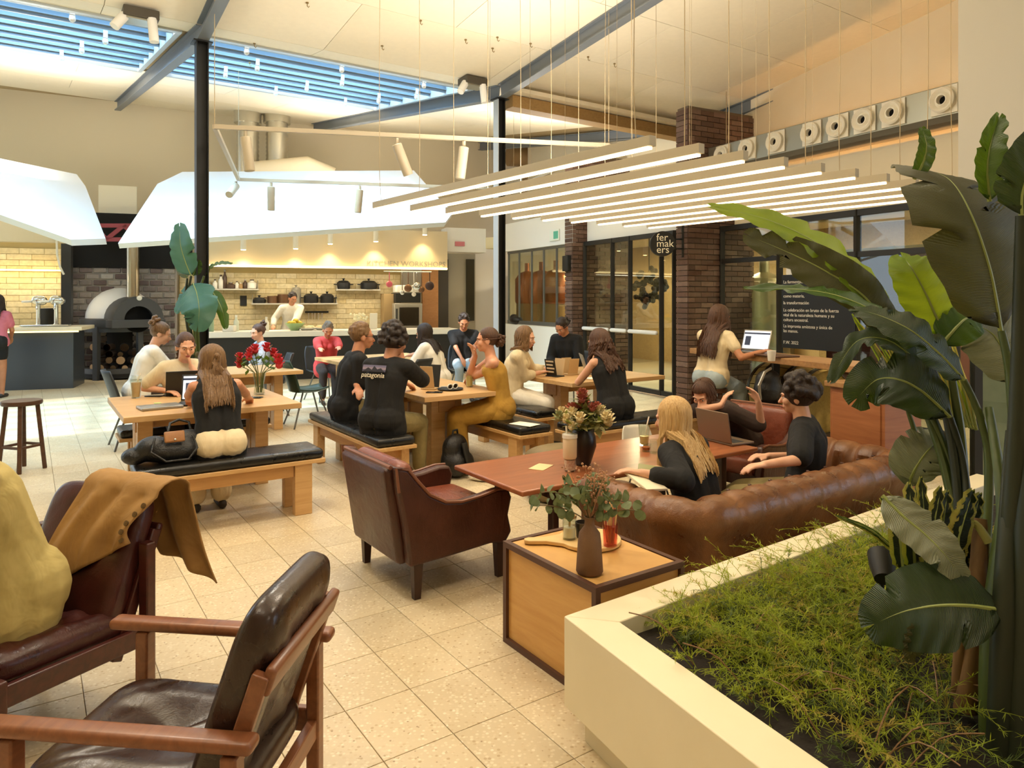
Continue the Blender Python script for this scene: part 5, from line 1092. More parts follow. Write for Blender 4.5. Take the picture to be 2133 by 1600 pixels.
person('girl with a fringe bent over, both hands in her brown hair', p15, .36, (-.78, -.5), .92, lean=.78, curl=.25, hp=.55, hyaw=.25, LH=at(1580, 838, 5.3), LD=(-.4, -.1, .9), LE=(.9, -.3, -.6), RH=at(1502, 845, 5.35), RD=(.4, 0, .8), RE=(-.9, .2, -.3), top=dict(m=brn, sleeve=.9, off=.022), bottom=dict(m=blk_c), hair=('bob', 'brown', .13), skin='c', vox=.008)
p16 = g(2.68, 3.12)
person('woman with long straight blond hair in black on the sofa', p16, .27, (-.66, .72), .9, lean=.22, curl=.2, hp=.25, hyaw=.35, LH=at(1335, 985, 3.78), LE=(-.3, -1, -.4), RH=at(1392, 985, 3.95), pn=(0, 0, -1), top=dict(m=blk_c, sleeve=1.6, off=.024), bottom=dict(m=khk, off=.022), hair=('long', 'blond', .36, .003), skin='c', vox=.008, lf=g(3.35, 2.95, .09), rf=g(3.35, 3.2, .09))
p17 = g(2.70, 4.12)
person('dark-haired man in a black T-shirt sitting back on the sofa', p17, .27, (-.9, .45), .94, lean=-.2, curl=.4, hp=.12, hyaw=.05, sex='m', LH=at(1592, 968, 4.15), LE=(.2, -1, -.6), RH=at(1600, 950, 4.75), top=dict(m=blk_c, sleeve=.85, off=.028), bottom=dict(m=khk, off=.024), hair=('bushy', 'dark'), skin='c', vox=.008, lf=g(3.3, 3.72, .09), rf=g(3.42, 3.95, .09))
ck = kp(606, 700, 1.72); ck.z = 0
person('cook in a white jacket behind the kitchen counter', ck, 0, (.4, -.9), 1.03, lean=.14, hp=.4, hyaw=.3, stand=True, sex='m', LH=ck+V((.15, -.42, 1.05)), RH=ck+V((-.25, -.4, 1.05)), top=dict(m=wht_c, sleeve=1.8, off=.028), bottom=dict(m=blk_c), hair=('short', 'dark'), skin='b', vox=.014)
person('seated person in a straw-coloured shirt cut off by the left edge', (-1.92, 2.66), .42, (-.62, -.8), 1.1, lean=.3, curl=.2, hp=.3, sex='m', top=dict(m=olive, sleeve=.95, off=.045, low=-.08), bottom=dict(m=blk_c, off=.02), hair=('short', 'dark'), skin='b', vox=.009, LH=V((-2.0, 2.05, .5)), RH=V((-2.4, 2.2, .5)))
person('customer in a pink top and black shorts at the beer bar', (-8.42, 11.5), 0, (-.2, 1), .98, stand=True, lean=.05, hp=.1, top=dict(m=pnk, sleeve=.6, off=.02, low=.0), bottom=dict(m=blk_c, len=.55, off=.024), hair=('half', 'dark', .3), skin='d', vox=.014)
# ================================================================== THINGS ON THE TABLES
lap_s = mat('laptop_silver', '#9b978e', .35, .6); lap_b = mat('laptop_black', '#121212', .4); key_m = mat('keys', '#2a2a2a', .6); clear = glass('clear_glass', '#f3f6f2', .04)
scr = mat('screen_white', '#dfe6ee', .3, emit='#cfdcf0', es=.7); scr_b = mat('screen_bar', '#2b3550', .3, emit='#2b3550', es=.3); scr_d = mat('screen_dark', '#43506b', .3, emit='#43506b', es=.5)
def laptop(label, loc, face, m, sm=scr, w_=.32, d_=.22, op=1.9):       # face: direction the screen looks
    f = V(face).normalized(); t = thing('laptop', label, 'laptop', loc, atan2(f.y, f.x)+pi/2)
    b = MB(); b.rbox((0, -d_/2, .009), (w_, d_, .016), .005); b.build('base', m, t); b = MB(); b.box((0, -d_*.42, .0178), (w_*.86, d_*.45, .002)); b.build('keyboard', key_m, t, smooth=0)
    R = M4.Rotation(op-pi, 3, 'X').to_3x3() if 0 else M4.Rotation(-(pi/2-(op-pi/2)) , 3, 'X'); R = M4.Rotation(-(op-pi/2), 3, 'X')
    c = V((0, 0, .018)); b = MB(); b.rbox(c+R @ V((0, 0, d_/2)), (w_, .01, d_), .004, R); l_ = b.build('lid', m, t)
    b = MB(); b.box(c+R @ V((0, -.0058, d_/2)), (w_*.93, .0012, d_*.88), R=R); s_ = b.build('screen', sm, l_, smooth=0)
    b = MB(); b.box(c+R @ V((0, -.0068, d_*.82)), (w_*.93, .001, d_*.08), R=R); b.box(c+R @ V((-w_*.3, -.0068, d_*.45)), (w_*.2, .001, d_*.45), R=R); b.build('window_bar', scr_b, l_, smooth=0, kind='stuff'); return t
def slab_(name, label, cat, loc, sz, m, rz=GA, r=.006, group=None):
    b = MB(); b.rbox((0, 0, sz[2]/2), sz, r); o = b.build(name, m, None, loc); o.rotation_euler[2] = rz; return tag(o, label, cat, group)
T = .751
laptop('black laptop open in front of the woman in the cream T-shirt', on(386, 824, T), -B*.0-A*-1.0+B*.1, lap_b)
laptop('laptop with a white page open before the long-haired woman', on(420, 838, T), -A+B*-.35, lap_b)
slab_('laptop', 'closed grey laptop with a green note near the table corner', 'laptop', on(333, 850, T), (.30, .21, .022), lap_s, GA+.1)
slab_('sticky_note', 'small green note lying on the closed grey laptop', 'note', on(328, 846, T)+V((0, 0, .023)), (.05, .05, .003), mat('note_green', '#b9c879', .8), GA, .001)
ph = mat('phone_black', '#111214', .15)
for px, py, lb in ((322, 826, 'black phone lying beside the iced coffee'), (528, 829, 'black phone by the right hand of the long-haired woman'), (905, 818, 'phone lying in front of the brown menu stand')): slab_('phone', lb, 'phone', on(px, py, T), (.075, .15, .009), ph, GA+.9)
def cup(name, label, cat, loc, r0, r1, h, liq=None, straw=None, gm=clear, fill=.75, group=None):
    t = thing(name, label, cat, loc, 0, group); b = MB(); b.lathe([(r0*.95, 0), (r0, .004), (r1, h), (r1-.003, h), (r0-.004, .008), (0, .008)], n=22); b.build('vessel', gm, t)
    if liq: k = r0+(r1-r0)*fill; b = MB(); b.lathe([(r0-.006, .01), (k-.005, h*fill), (0, h*fill)], n=18); b.build('drink', liq, t)
    if straw: b = MB(); b.tube([(0, 0, .02), (.02, .0, h), (.035, .01, h*1.35)], .0045, 6); b.build('straw', straw, t)
    return t
coffee = mat('iced_coffee', '#c79a68', .3, c2='#e2c79f', nscale=8); juice = mat('juice', '#e3c987', .25); amber = mat('amber', '#a8521f', .15); pinkd = mat('pink_drink', '#b8504a', .2, c2='#d68a78', nscale=20)
strw = mat('straw', '#efe6d2', .5)
t = cup('iced_coffee', 'tall iced coffee in a clear plastic cup with a straw', 'drink', on(283, 829, T), .036, .048, .16, coffee, strw, fill=.85); b = MB(); b.lathe([(.05, .158), (.05, .166), (.038, .195), (0, .2)], n=20); b.build('lid', clear, t)
cup('drink', 'pale iced drink in front of the woman in yellow', 'drink', on(978, 806, T), .034, .044, .15, juice, strw, fill=.8)
t = cup('coffee_cup', 'cream coffee cup on a dark saucer before the woman in the cardigan', 'cup', on(1128, 777, T)+V((0, 0, .008)), .032, .043, .085, gm=mat('cup_cream', '#e6d9b8', .4)); b = MB(); b.lathe([(.05, -.006), (.075, 0), (.07, .003), (0, -.003)], n=22); b.build('saucer', blk, t)
kraft = mat('kraft', '#c3a374', .7)
def stand(label, loc, face, m1, m2, w_=.15, h=.22, lines=0):
    f = V(face).normalized(); t = thing('menu_stand', label, 'menu stand', loc, atan2(f.y, f.x)+pi/2, 'menu stands')
    for s_, m, nm in ((-1, m1, 'front_board'), (1, m2, 'back_board')): R = M4.Rotation(-s_*.22, 3, 'X'); b = MB(); b.box(V((0, s_*.048, .0))+R @ V((0, 0, h/2)), (w_, .006, h), R=R); b.build(nm, m, t, bevel=.001)
    b = MB(); b.rbox((0, 0, .006), (w_*1.15, .13, .012), .004); b.build('base', m1, t)
    if lines:
        R = M4.Rotation(.22, 3, 'X')
        for k in range(lines): b = MB(); b.box(V((-.008*(k % 2), -.0525, .0))+R @ V((0, 0, h*(.88-.2*k))), (w_*(.75-.12*(k % 2)), .002, h*.09), R=R); b.build('print_block', mat('print_cream', '#d9cdb4', .8), t, smooth=0)
    return t
stand('brown card menu stand with black side on the middle table', on(897, 810, T), (-.35, -1), kraft, blk, .13, .23)
stand('black menu stand with rows of pale print', on(1156, 784, T), (-.75, -.75), blk, kraft, .15, .2, 4)
stand('brown menu stand behind the open laptop', on(1188, 780, T), (.5, -1), kraft, kraft, .13, .19)
laptop('silver laptop open before the woman resting her cheek', on(1222, 778, T), A*-.55+B*.85, lap_s, scr_d)
slab_('notebook', 'white notebook beside the silver laptop', 'notebook', on(1236, 789, T), (.2, .15, .012), wh, GA)
t = thing('sunglasses_tray', 'white-framed sunglasses lying on a black tray', 'sunglasses', on(938, 812, T), GA+.3); b = MB(); b.lathe([(.0, .002), (.115, .0), (.125, .014), (.12, .016), (0, .006)], n=26); b.build('tray', blk, t)
for s_ in (-1, 1): b = MB(); b.ell((s_*.036, -.03, .035), (.032, .006, .022), nu=12, nv=7); b.build('lens', mat('lens', '#15120f', .1), t); b = MB(); b.tube([(s_*.036+.034*cos(a_*pi/6), -.032, .035+.024*sin(a_*pi/6)) for a_ in range(13)], .005, 6); b.build('rim', wh, t); b = MB(); b.tube([(s_*.07, -.03, .04), (s_*.068, .04, .036), (s_*.06, .085, .02)], .004, 6); b.build('temple', wh, t)
# flower vases
def bloom(label, name, loc, vase_prof, vm, stems, fl, leafm, water=None):
    t = thing(name, label, 'flower vase', loc); b = MB(); b.lathe(vase_prof, n=24); b.build('vase', vm, t); zt = vase_prof[-1][1] if vase_prof[-1][0] > .01 else max(z for r, z in vase_prof)
    st_ = MB(); lf = MB(); rnd = random.Random(len(label))
    for (x, y, z) in stems:
        st_.tube([(x*.12, y*.12, .02), (x*.25, y*.25, zt), (x, y, z)], .004, 5)
        for k in range(6):
            q = rnd.uniform(.5, .98); p = V((x*q, y*q, zt+(z-zt)*q*.95)); d = V((rnd.gauss(0, 1), rnd.gauss(0, 1), rnd.gauss(.2, .5))).normalized()*rnd.uniform(.06, .1); n_ = d.cross(V((0, 0, 1))).normalized()*.022
            lf.add([p, p+d*.5+n_, p+d, p+d*.5-n_], [(0, 1, 2, 3)])
    st_.build('stem', mat('stem_green', '#5b6b32', .6), t, kind='stuff'); lf.build('leaves', leafm, t, kind='stuff')
    for (x, y, z), (r, m) in fl: fb = MB(); petal(fb, (x, y, z), r, rnd); fb.build('flower', m, t)
    return t
def petal(b, c, r, rnd):
    b.ell(c, (r*.6, r*.6, r*.55), nu=8, nv=6)
    for i in range(16):
        an = i*2.4; th = .25+1.5*i/16; d = V((sin(th)*cos(an), sin(th)*sin(an), cos(th))); p = V(c)+d*r*.5; s_ = V((-sin(an), cos(an), 0))*r*.38; e = V(c)+d*r*1.1
        b.add([p-s_*.6, p+s_*.6, e+s_*.8+V((0, 0, r*.12)), e-s_*.8+V((0, 0, r*.12))], [(0, 1, 2, 3)])
vr = on(540, 822, T); redp = mat('red_petals', '#b3202e', .6, c2='#d1424a', nscale=20); lgr = leafmat('bouquet_leaf', '#3f5a1e', '#62802c', .5, .25)
pts = [(-.17, -.02, .33), (-.1, .06, .37), (-.02, -.05, .40), (.05, .05, .41), (.17, .0, .31), (.2, -.06, .27), (-.2, .05, .26), (.1, .08, .36), (-.06, -.09, .34)]
bloom('bouquet of red flowers in a clear glass vase on the laptop table', 'red_bouquet', vr, [(.045, 0), (.05, .01), (.04, .1), (.06, .2), (.056, .2), (.037, .1), (.045, .012), (0, .012)], clear, pts, [(p, (random.uniform(.045, .06), redp)) for p in pts], lgr)
vd = on(1214, 968, .581); dust = [mat('dried_pink', '#b5654c', .8), mat('dried_cream', '#d8c79a', .8), mat('dried_rose', '#8e4535', .8), mat('dried_green', '#8f9060', .8)]
rnd = random.Random(3); pts = []; fl_ = []
for i in range(34):
    an = rnd.uniform(0, 2*pi); rr = rnd.uniform(.0, .2); z = .40-rr*.65+rnd.uniform(-.03, .05); pts.append((rr*cos(an), rr*sin(an), z)); fl_.append((pts[-1], (rnd.uniform(.026, .042), dust[(0 if rr < .1 else 1) if i % 3 else (2 if rr < .12 else 3)])))
bloom('dried pink and cream flowers in a dark vase on the low table', 'dried_bouquet', vd, [(.04, 0), (.05, .01), (.085, .12), (.08, .18), (.06, .22), (.055, .22), (.05, .2), (0, .18)], mat('vase_dark', '#2a211a', .35), pts, fl_, leafmat('dried_leaf', '#8a8752', '#b6ab74', .6, .2))
# the low table
Z = .581
slab_('card', 'small cream card lying on the low table', 'card', on(1127, 973, Z), (.16, .1, .002), mat('card_cream', '#e7cf9a', .8), GA+.5, .0008)
t = thing('tumbler', 'tall cream tumbler with straw on the low table', 'tumbler', on(1187, 981, Z)); b = MB(); b.lathe([(.034, 0), (.036, .005), (.037, .075), (0, .075)], n=22); b.build('base', clear, t); b = MB(); b.lathe([(.03, .008), (.032, .07), (0, .07)], n=18); b.build('flowers_print', mat('tumbler_print', '#c98d7b', .6, c2='#ecd9c4', nscale=60), t)
b = MB(); b.lathe([(.0365, .075), (.042, .085), (.043, .2), (0, .2)], n=22); b.build('body', mat('tumbler_cream', '#eddcb8', .5), t); b = MB(); b.lathe([(.046, .2), (.046, .222), (0, .225)], n=22); b.build('lid', wh, t); b = MB(); b.tube([(-.015, 0, .2), (-.022, 0, .27)], .006, 8); b.build('straw', strw, t)
cup('juice_glass', 'tall glass of pale juice with straw on the low table', 'glass', on(1342, 928, Z), .032, .042, .15, juice, strw, fill=.45); cup('amber_glass', 'small amber drink in front of the juice glass', 'glass', on(1346, 940, Z), .03, .036, .05, amber, fill=.6); cup('water_glass', 'clear water glass between juice and espresso cup', 'glass', on(1364, 944, Z), .036, .038, .09)
t = cup('espresso_cup', 'small cream espresso cup near the blond woman', 'cup', on(1394, 943, Z)+V((0, 0, .006)), .024, .036, .06, gm=mat('cup_cream', '#e6d9b8')); b = MB(); b.lathe([(.04, -.005), (.066, 0), (.06, .003), (0, -.002)], n=22); b.build('saucer', mat('saucer_brown', '#6b3b22', .4), t)
laptop('grey laptop whose lid hides the girl with the fringe', on(1490, 922, Z), B*.95-A*.1, mat('laptop_taupe', '#7f6a55', .4, .4), scr_d, op=1.75)
b = MB(); b.rbox((0, 0, 0), (.14, .2, .014), .003, Euler((.25, .1, .5)).to_matrix()); tag(b.build('book', mat('paper', '#efe2c3', .8), None, at(1345, 1002, 3.74)), 'open cream booklet in the lap of the blond woman', 'book'); 
b = MB(); b.rbox((0, 0, 0), (.15, .075, .01), .004, Euler((.5, .1, -.2)).to_matrix()); tag(b.build('phone', mat('phone_olive', '#8d8a55', .4), None, at(1358, 980, 3.82)), 'olive cased phone held by the blond woman', 'phone')
# the side table
Z = .476; c = on(1228, 1128, Z); e = on(1092, 1131, Z); d = (e-c); L = d.length; d.normalize(); n_ = V((-d.y, d.x, 0)); brdw = wood('board_wood', '#d9b173', '#e9c78c', .5, (1, 9, 9))
prof = []; r = .148
for k in range(25): an = .45+(2*pi-.9)*k/24; prof.append(c+d*r*cos(an)+n_*r*sin(an))
prof += [c+d*(r+.06)-n_*.03, c+d*(L-.02)-n_*.026, e-n_*.012, e+n_*.012, c+d*(L-.02)+n_*.026, c+d*(r+.06)+n_*.03]
b = MB(); b.prism([p for p in prof], (0, 0, .018)); tag(b.build('chopping_board', brdw, None, (0, 0, 0), bevel=.003), 'round wooden serving board with handle on the side table', 'board'); Zb = Z+.019
t = thing('sugar_jar', 'glass sugar jar with wooden spoon on the serving board', 'jar', on(1186, 1122, Zb)); b = MB(); b.lathe([(.03, 0), (.033, .004), (.033, .1), (.029, .1), (.029, .008), (0, .008)], n=22); b.build('glass', clear, t); b = MB(); b.lathe([(.027, .009), (.027, .055), (0, .058)], n=18); b.build('sugar', mat('sugar', '#f0e6d2', .9), t); b = MB(); b.lathe([(.034, .1), (.034, .112), (0, .113)], n=20); b.build('lid', mat('brass_lid', '#b79a6a', .3, .8), t); b = MB(); b.tube([(.0, 0, .03), (.004, 0, .15)], .005, 8); b.build('spoon', brdw, t)
t = cup('straw_glass', 'pink glass packed with wooden stirrers on the serving board', 'glass', on(1271, 1136, Zb), .032, .035, .1, gm=glass('pink_glass', '#f2c4bc', .05))
for k in range(34):
    an = random.uniform(0, 2*pi); r = .026*sqrt(random.random()); m = MB(); m.tube([(r*.7*cos(an), r*.7*sin(an), .012), (r*1.5*cos(an), r*1.5*sin(an), .19+random.uniform(-.004, .006))], .0028, 5); m.build('stirrer', brdw if k % 4 else pinkd, t)
cup('enamel_cup', 'dark cup with white rim behind the clay vase', 'cup', on(1214, 1118, Zb), .032, .036, .07, gm=mat('cup_dark', '#3a332c', .3))
vt = on(1228, 1192, Z); clay = mat('clay', '#7d5c3f', .75, c2='#6a4a31', nscale=5, bump=.2)
t = thing('clay_vase', 'brown clay bottle vase with eucalyptus on the side table', 'flower vase', vt); b = MB(); b.lathe([(.052, 0), (.057, .008), (.049, .13), (.044, .165), (.022, .195), (.02, .215), (.024, .232), (.019, .232), (.015, .21), (0, .2)], n=28); b.build('vase', clay, t)
euc = leafmat('eucalyptus', '#5f6d4c', '#7f8b63', .6, .15, '#8f9a5a'); sg = mat('twig', '#6b5a3a', .7)
rnd = random.Random(5); nl = 0
for tip in ((-.24, .10, .25), (-.20, .05, .32), (-.1, .02, .36), (.02, .06, .36), (.14, -.02, .30), (.2, .06, .24), (-.04, -.06, .34), (.08, .08, .33)):
    p0_, p2 = V((0, 0, .2)), V(tip); p1_ = V((tip[0]*.35, tip[1]*.35, tip[2]+.03)); path_ = [p0_*(1-u)**2+p1_*2*u*(1-u)+p2*u*u for u in [k/9 for k in range(10)]]; b = MB(); b.tube(path_, .0025, 5); b.build('twig', sg, t)
    for k in range(3, 10):
        for s_ in (-1, 1):
            b = MB(); c = path_[k]; dx = V((rnd.gauss(0, .5), rnd.gauss(0, .5), s_*.6+rnd.gauss(0, .3))).normalized(); r = rnd.uniform(.017, .028); nn_ = dx.orthogonal().normalized(); nn_.rotate(M4.Rotation(rnd.uniform(0, 6), 3, dx)); b.add([c+dx*r*(1-cos(a_))+nn_*r*.85*sin(a_)+dx.cross(nn_)*.004*cos(2*a_) for a_ in [j*pi/5 for j in range(10)]], [tuple(range(10))]); b.build('leaf', euc, t, smooth=0); nl += 1
spr = MB()
for i in range(16):
    x, y = rnd.gauss(.02, .035), rnd.gauss(.0, .03); z = rnd.uniform(.36, .47); spr.tube([(0, 0, .21), (x*.4, y*.4, .3), (x, y, z)], .0014, 4)
    for k in range(9): spr.ell((x+rnd.gauss(0, .018), y+rnd.gauss(0, .018), z-rnd.uniform(-.02, .09)), rnd.uniform(.003, .0065), nu=6, nv=4)
spr.build('dried_sprig', mat('sprig_rose', '#b98a66', .8), t, kind='stuff')
# ---- bags
bagm = leather('bag_black', '#0e0d0d', '#1c1a19', .35, .6); tan = leather('tan_leather', '#8a5a2c', '#a87340', .45, .2)
def blob(pts, vox, nm, m, par, it=4):
    b = MB()
    for p, r in pts: b.ell(p, r, nu=14, nv=9)
    return remesh(b.build(nm, m, par), vox, it)
t = thing('handbag', 'large slouchy black handbag with tan flap on the front bench', 'bag', g(5.42, .83, .482), GA)
blob([((0, 0, .08), (.24, .12, .085)), ((-.12, .0, .1), (.12, .1, .09)), ((.1, .02, .13), (.12, .08, .08)), ((-.23, .02, .06), (.09, .09, .06)), ((.2, 0, .07), (.08, .1, .07))], .012, 'body', bagm, t)
b = MB(); b.rbox((-.0, -.085, .185), (.13, .02, .08), .01, M4.Rotation(-.5, 3, 'X')); b.build('flap', tan, t); b = MB(); b.ell((-.0, -.11, .17), .009); b.build('stud', chrome, t)
b = MB(); b.tube([(-.12, -.06, .18), (-.15, -.12, .1), (-.06, -.14, .03), (.08, -.14, .03), (.14, -.12, .1), (.12, -.06, .18)], .008, 8); b.build('strap', bagm, t); b = MB(); b.tube([(-.02, .05, .2), (-.0, .1, .25), (.06, .1, .27), (.12, .08, .25), (.13, .05, .19)], .009, 8); b.build('handle', bagm, t)
t = thing('backpack', 'black backpack on the floor under the middle table', 'backpack', on(948, 992, 0), GA+.4)
blob([((0, 0, .15), (.17, .11, .15)), ((0, .0, .26), (.15, .1, .13)), ((-.05, -.06, .12), (.1, .09, .11)), ((.06, -.06, .12), (.1, .09, .11))], .014, 'body', bagm, t); b = MB(); b.rbox((0, -.13, .22), (.07, .03, .2), .012, M4.Rotation(-.3, 3, 'X')); b.build('front_strap', blk, t); b = MB(); b.tube([(-.04, 0, .37), (-.03, 0, .42), (.03, 0, .42), (.04, 0, .37)], .01, 8); b.build('handle', blk, t)
t = thing('backpack', 'dark backpack lying on the bench behind the woman in yellow', 'backpack', g(7.35, 3.3, .0), .4); blob([((0, 0, .3), (.2, .13, .16)), ((.05, 0, .42), (.16, .11, .1)), ((0, 0, .14), (.2, .14, .14))], .016, 'body', bagm, t)
slab_('paper_sheet', 'white paper sheet left on the bench by the yellow dress', 'paper', g(5.2, 3.7, .485), (.16, .24, .002), mat('paper_white', '#e9e5d8', .8), GA+.3, .0008)
t = thing('shoe', 'white trainer on the floor by the black backpack', 'shoe', on(1002, 1003, 0), 1.2); blob([((0, 0, .04), (.045, .13, .035)), ((0, -.06, .07), (.04, .06, .05))], .008, 'upper', wh, t)
t = thing('backpack', 'black backpack with pale strap on the stool under the bar table', 'backpack', V((2.46, 6.78, .602)), .3); blob([((0, 0, .14), (.15, .11, .15)), ((0, 0, .24), (.13, .1, .1))], .014, 'body', bagm, t); b = MB(); b.tube([(-.13, -.06, .06), (-.17, -.09, .2), (-.1, -.08, .32), (0, -.04, .35)], .014, 8); b.build('strap', lap_s, t)
stool('bar stool carrying a black backpack under the bar table', V((2.46, 6.78, 0)), .6, .16, walnut)
P = wp(1075, 680, .1); P.z = 1.041; t = thing('helmet_bag', 'black bag lying on the low white wall by the windows', 'bag', P, WR); blob([((0, 0, .1), (.12, .24, .1)), ((0, .1, .16), (.09, .12, .07))], .016, 'body', bagm, t)
t = thing('pouf', 'olive leather pouf behind the dried flowers', 'pouf', g(4.55, 3.55), GA); b = MB(); b.rbox((0, 0, .2), (.5, .36, .4), .1, puff=.03); b.build('seat', leather('olive_leather', '#6a5a38', '#83704a', .5, .3), t)
# ---- tan jacket over the oxblood chair
fj = V((-.39, -.92, 0)).normalized(); t = thing('jacket', 'tan buttoned jacket hung over the oxblood leather chair', 'jacket', (-1.87, 2.72, 0), atan2(fj.y, fj.x)-pi/2); tl = .38; bh = .54
def jk(u, v):
    x = -.36+.44*u+.02*sin(v*9); H_ = .26+(bh+.07)*cos(tl); Y_ = -.13-(bh+.07)*sin(tl)
    w_ = .022*mnoise.noise(V((u*5+v*2, v*2.2, 3)))+.012*sin(u*17+v*3)
    if v < .5:
        k = 1-v/.5; ln = .10+.34*(.25+.75*u)*1.0; return V((x+.05*k, Y_+ln*k*sin(tl)+.085+w_+.02*sin(pi*k), H_-ln*k*cos(tl)))
    k = (v-.5)/.5
    if k < .3: a_ = k/.3*pi; return V((x, Y_+.085*cos(a_)+w_*.5, H_+.05*sin(a_)))
    k = (k-.3)/.7; return V((x-.10*k, Y_-.085-.06*k+w_*1.5, H_-(.42-.14*u)*k))
b = MB(); b.sheet(jk, 36, 44); b.build('cloth', cloth('tan', '#a9824c', '#957040'), t, solid=.006)
for k in range(5): p = jk(.02+.05*0, .06+.09*k); b = MB(); b.lathe([(0, .004), (.011, .003), (.011, -.002), (0, -.003)], n=10, R=M4.Rotation(-pi/2+tl, 3, 'X'), c=p+V((.01, .008, 0))); b.build('button', mat('button', '#5d4423', .4), t)
# ================================================================== SIGNS
P = at(1380, 508, 10.72); sd = V((-.05, -1, 0)).normalized(); t = thing('round_sign', 'round black sign with pale lettering on the brick pier', 'sign', P, atan2(sd.y, sd.x)+pi/2); R_ = M4.Rotation(pi/2, 3, 'X')
b = MB(); b.lathe([(0, -.05), (.185, -.05), (.19, -.045), (.19, .045), (.185, .05), (0, .05)], n=40, R=R_); b.build('disc', mat('sign_black', '#15130f', .5), t)
cx_ = MB(); cx_.tube([(.17, 0, -.07), (.32, .07, -.07)], .011, 6); cx_.tube([(.17, 0, .07), (.32, .07, .07)], .011, 6); cx_.build('bracket', black_st, t, kind='stuff'); b = MB(); b.box((.32, .08, .05), (.03, .04, .5)); b.build('mount', black_st, t, smooth=0)
let = mat('letters_cream', '#e3d6b4', .7, emit='#e3d6b4', es=.25)
for i, wd in enumerate(('fer', 'mak', 'ers')): text(wd, .155, let, (-.10, -.053, .09-.092*i), (pi/2, 0, 0), t, ext=.002)
u_ = .60; a_, b_ = wp(1629, 572, u_), wp(1782, 560, u_); zb_ = wp(1629, 724, u_).z; zt_ = wp(1629, 573, u_).z
t = thing('text_panel', 'black panel of white lettering behind the big leaves', 'sign', (a_.x, a_.y, 0), atan2((b_-a_).y, (b_-a_).x)); wdt = (V((b_.x, b_.y))-V((a_.x, a_.y))).length
b = MB(); b.box((wdt/2, 0, (zb_+zt_)/2), (wdt, .012, zt_-zb_)); b.build('board', mat('panel_black', '#0d0c0b', .5), t, smooth=0)
lines = [(588, 'La fermentación entiende revelación'), (602, 'el tiempo como vía y el sentir'), (617, 'como materia,'), (631, 'la transformación'), (646, 'La celebración en bruto de la fuerza'), (656, 'vital de la naturaleza humana y su'), (666, 'cultura ancestral.'), (679, 'La impronta amistosa y única de'), (689, 'las manos.'), (713, 'F.W. 2022')]
lw = mat('panel_white', '#efe9dc', .7)
for py, s_ in lines: z = wp(1634, py, u_).z; text(s_, .062, lw, (.03, -.009, z), (pi/2, 0, 0), t, ext=.001, sx=.98)
# on the bar table
laptop('open laptop with bright white page on the bar table', on(1572, 733, 1.061), (-.75, -.62), lap_s, scr)
slab_('placemat', 'dark brown board lying on the bar table', 'board', on(1606, 741, 1.061), (.26, .5, .016), walnut, atan2(-d.x, d.y) if 0 else .35)
cup('paper_cup', 'white paper cup on the bar table near the black leg', 'cup', on(1607, 752, 1.061+.017), .03, .038, .09, gm=wh)
# ---- things seen through the glass
cpm = mat('copper_tank', '#a9623a', .35, .7)
for i, pq in enumerate((1158, 1128, 1098)):
    P = wp(pq, 600, 1.15); P.z = 0; t = thing('copper_tank', ('copper brewing tank nearest the brick pier', 'copper brewing tank in the middle behind the windows', 'copper brewing tank nearest the kitchen')[i], 'tank', P); b = MB(); b.lathe([(.28, 1.5), (.3, 1.55), (.3, 2.1), (.2, 2.25), (.06, 2.3), (.06, 2.5)], n=20); b.build('vessel', cpm, t)
    b = MB(); b.lathe([(.27, 0), (.27, 1.5)], n=16); b.build('base', mat('tank_base', '#9b7a4a', .6), t)
t = thing('hanging_wreath', 'dark dried wreath hanging behind the glass door', 'wreath', wp(1352, 600, .9)); rnd = random.Random(9); b = MB(); lp = MB()
for i in range(90): an = rnd.uniform(0, 2*pi); r = rnd.uniform(.1, .3); p = V((r*cos(an), rnd.gauss(0, .06), r*sin(an)*1.25)); b.ell(p, (.05, .04, .05), nu=6, nv=4)
b.build('foliage', mat('wreath_dark', '#241c12', .8), t, kind='stuff'); lp.tube([(0, 0, .3), (0, 0, 3.0-t.location.z)], .01, 5); lp.build('cord', blk, t)
P = wp(1592, 600, 1.7); P.z = 0; t = thing('steel_tank', 'pale steel tank behind the glass near the brick pier', 'tank', P); b = MB(); b.lathe([(.4, 0), (.4, 1.7), (.3, 1.95), (.08, 2.05), (.08, 2.3)], n=24); b.build('vessel', mat('tank_steel', '#b5a983', .4, .5), t)
P = wp(1860, 600, 2.4); P.z = 0; t = thing('red_block', 'dark red block behind the glass at the right', 'cabinet', P, WR); b = MB(); b.box((0, 0, 1.15), (.5, 1.9, 2.3)); b.build('body', mat('maroon', '#5b231b', .6), t, bevel=.02); b = MB(); b.box((-.02, 0, 2.33), (.6, 2.0, .06)); b.build('top', plaster, t, smooth=0)  # plain block stands in for a reddish shape in the glass
P = wq(1.2, 2.6); t = thing('back_counter', 'pale counter behind the glass doors', 'counter', P, WR); b = MB(); b.box((0, 0, .5), (.6, 2.4, 1.0)); b.build('body', kraft, t, bevel=.01); b = MB(); b.box((0, 0, 1.02), (.7, 2.5, .05)); b.build('top', white_p, t, smooth=0)

P = wp(1181, 549, -.04); t = thing('wall_speaker', 'small black loudspeaker on the lit face of the further brick pier', 'loudspeaker', P, WR); b = MB(); b.rbox((0, 0, 0), (.1, .2, .3), .01); b.build('body', blk, t); b = MB(); b.box((.06, 0, 0), (.06, .04, .06)); b.build('bracket', black_st, t, smooth=0)
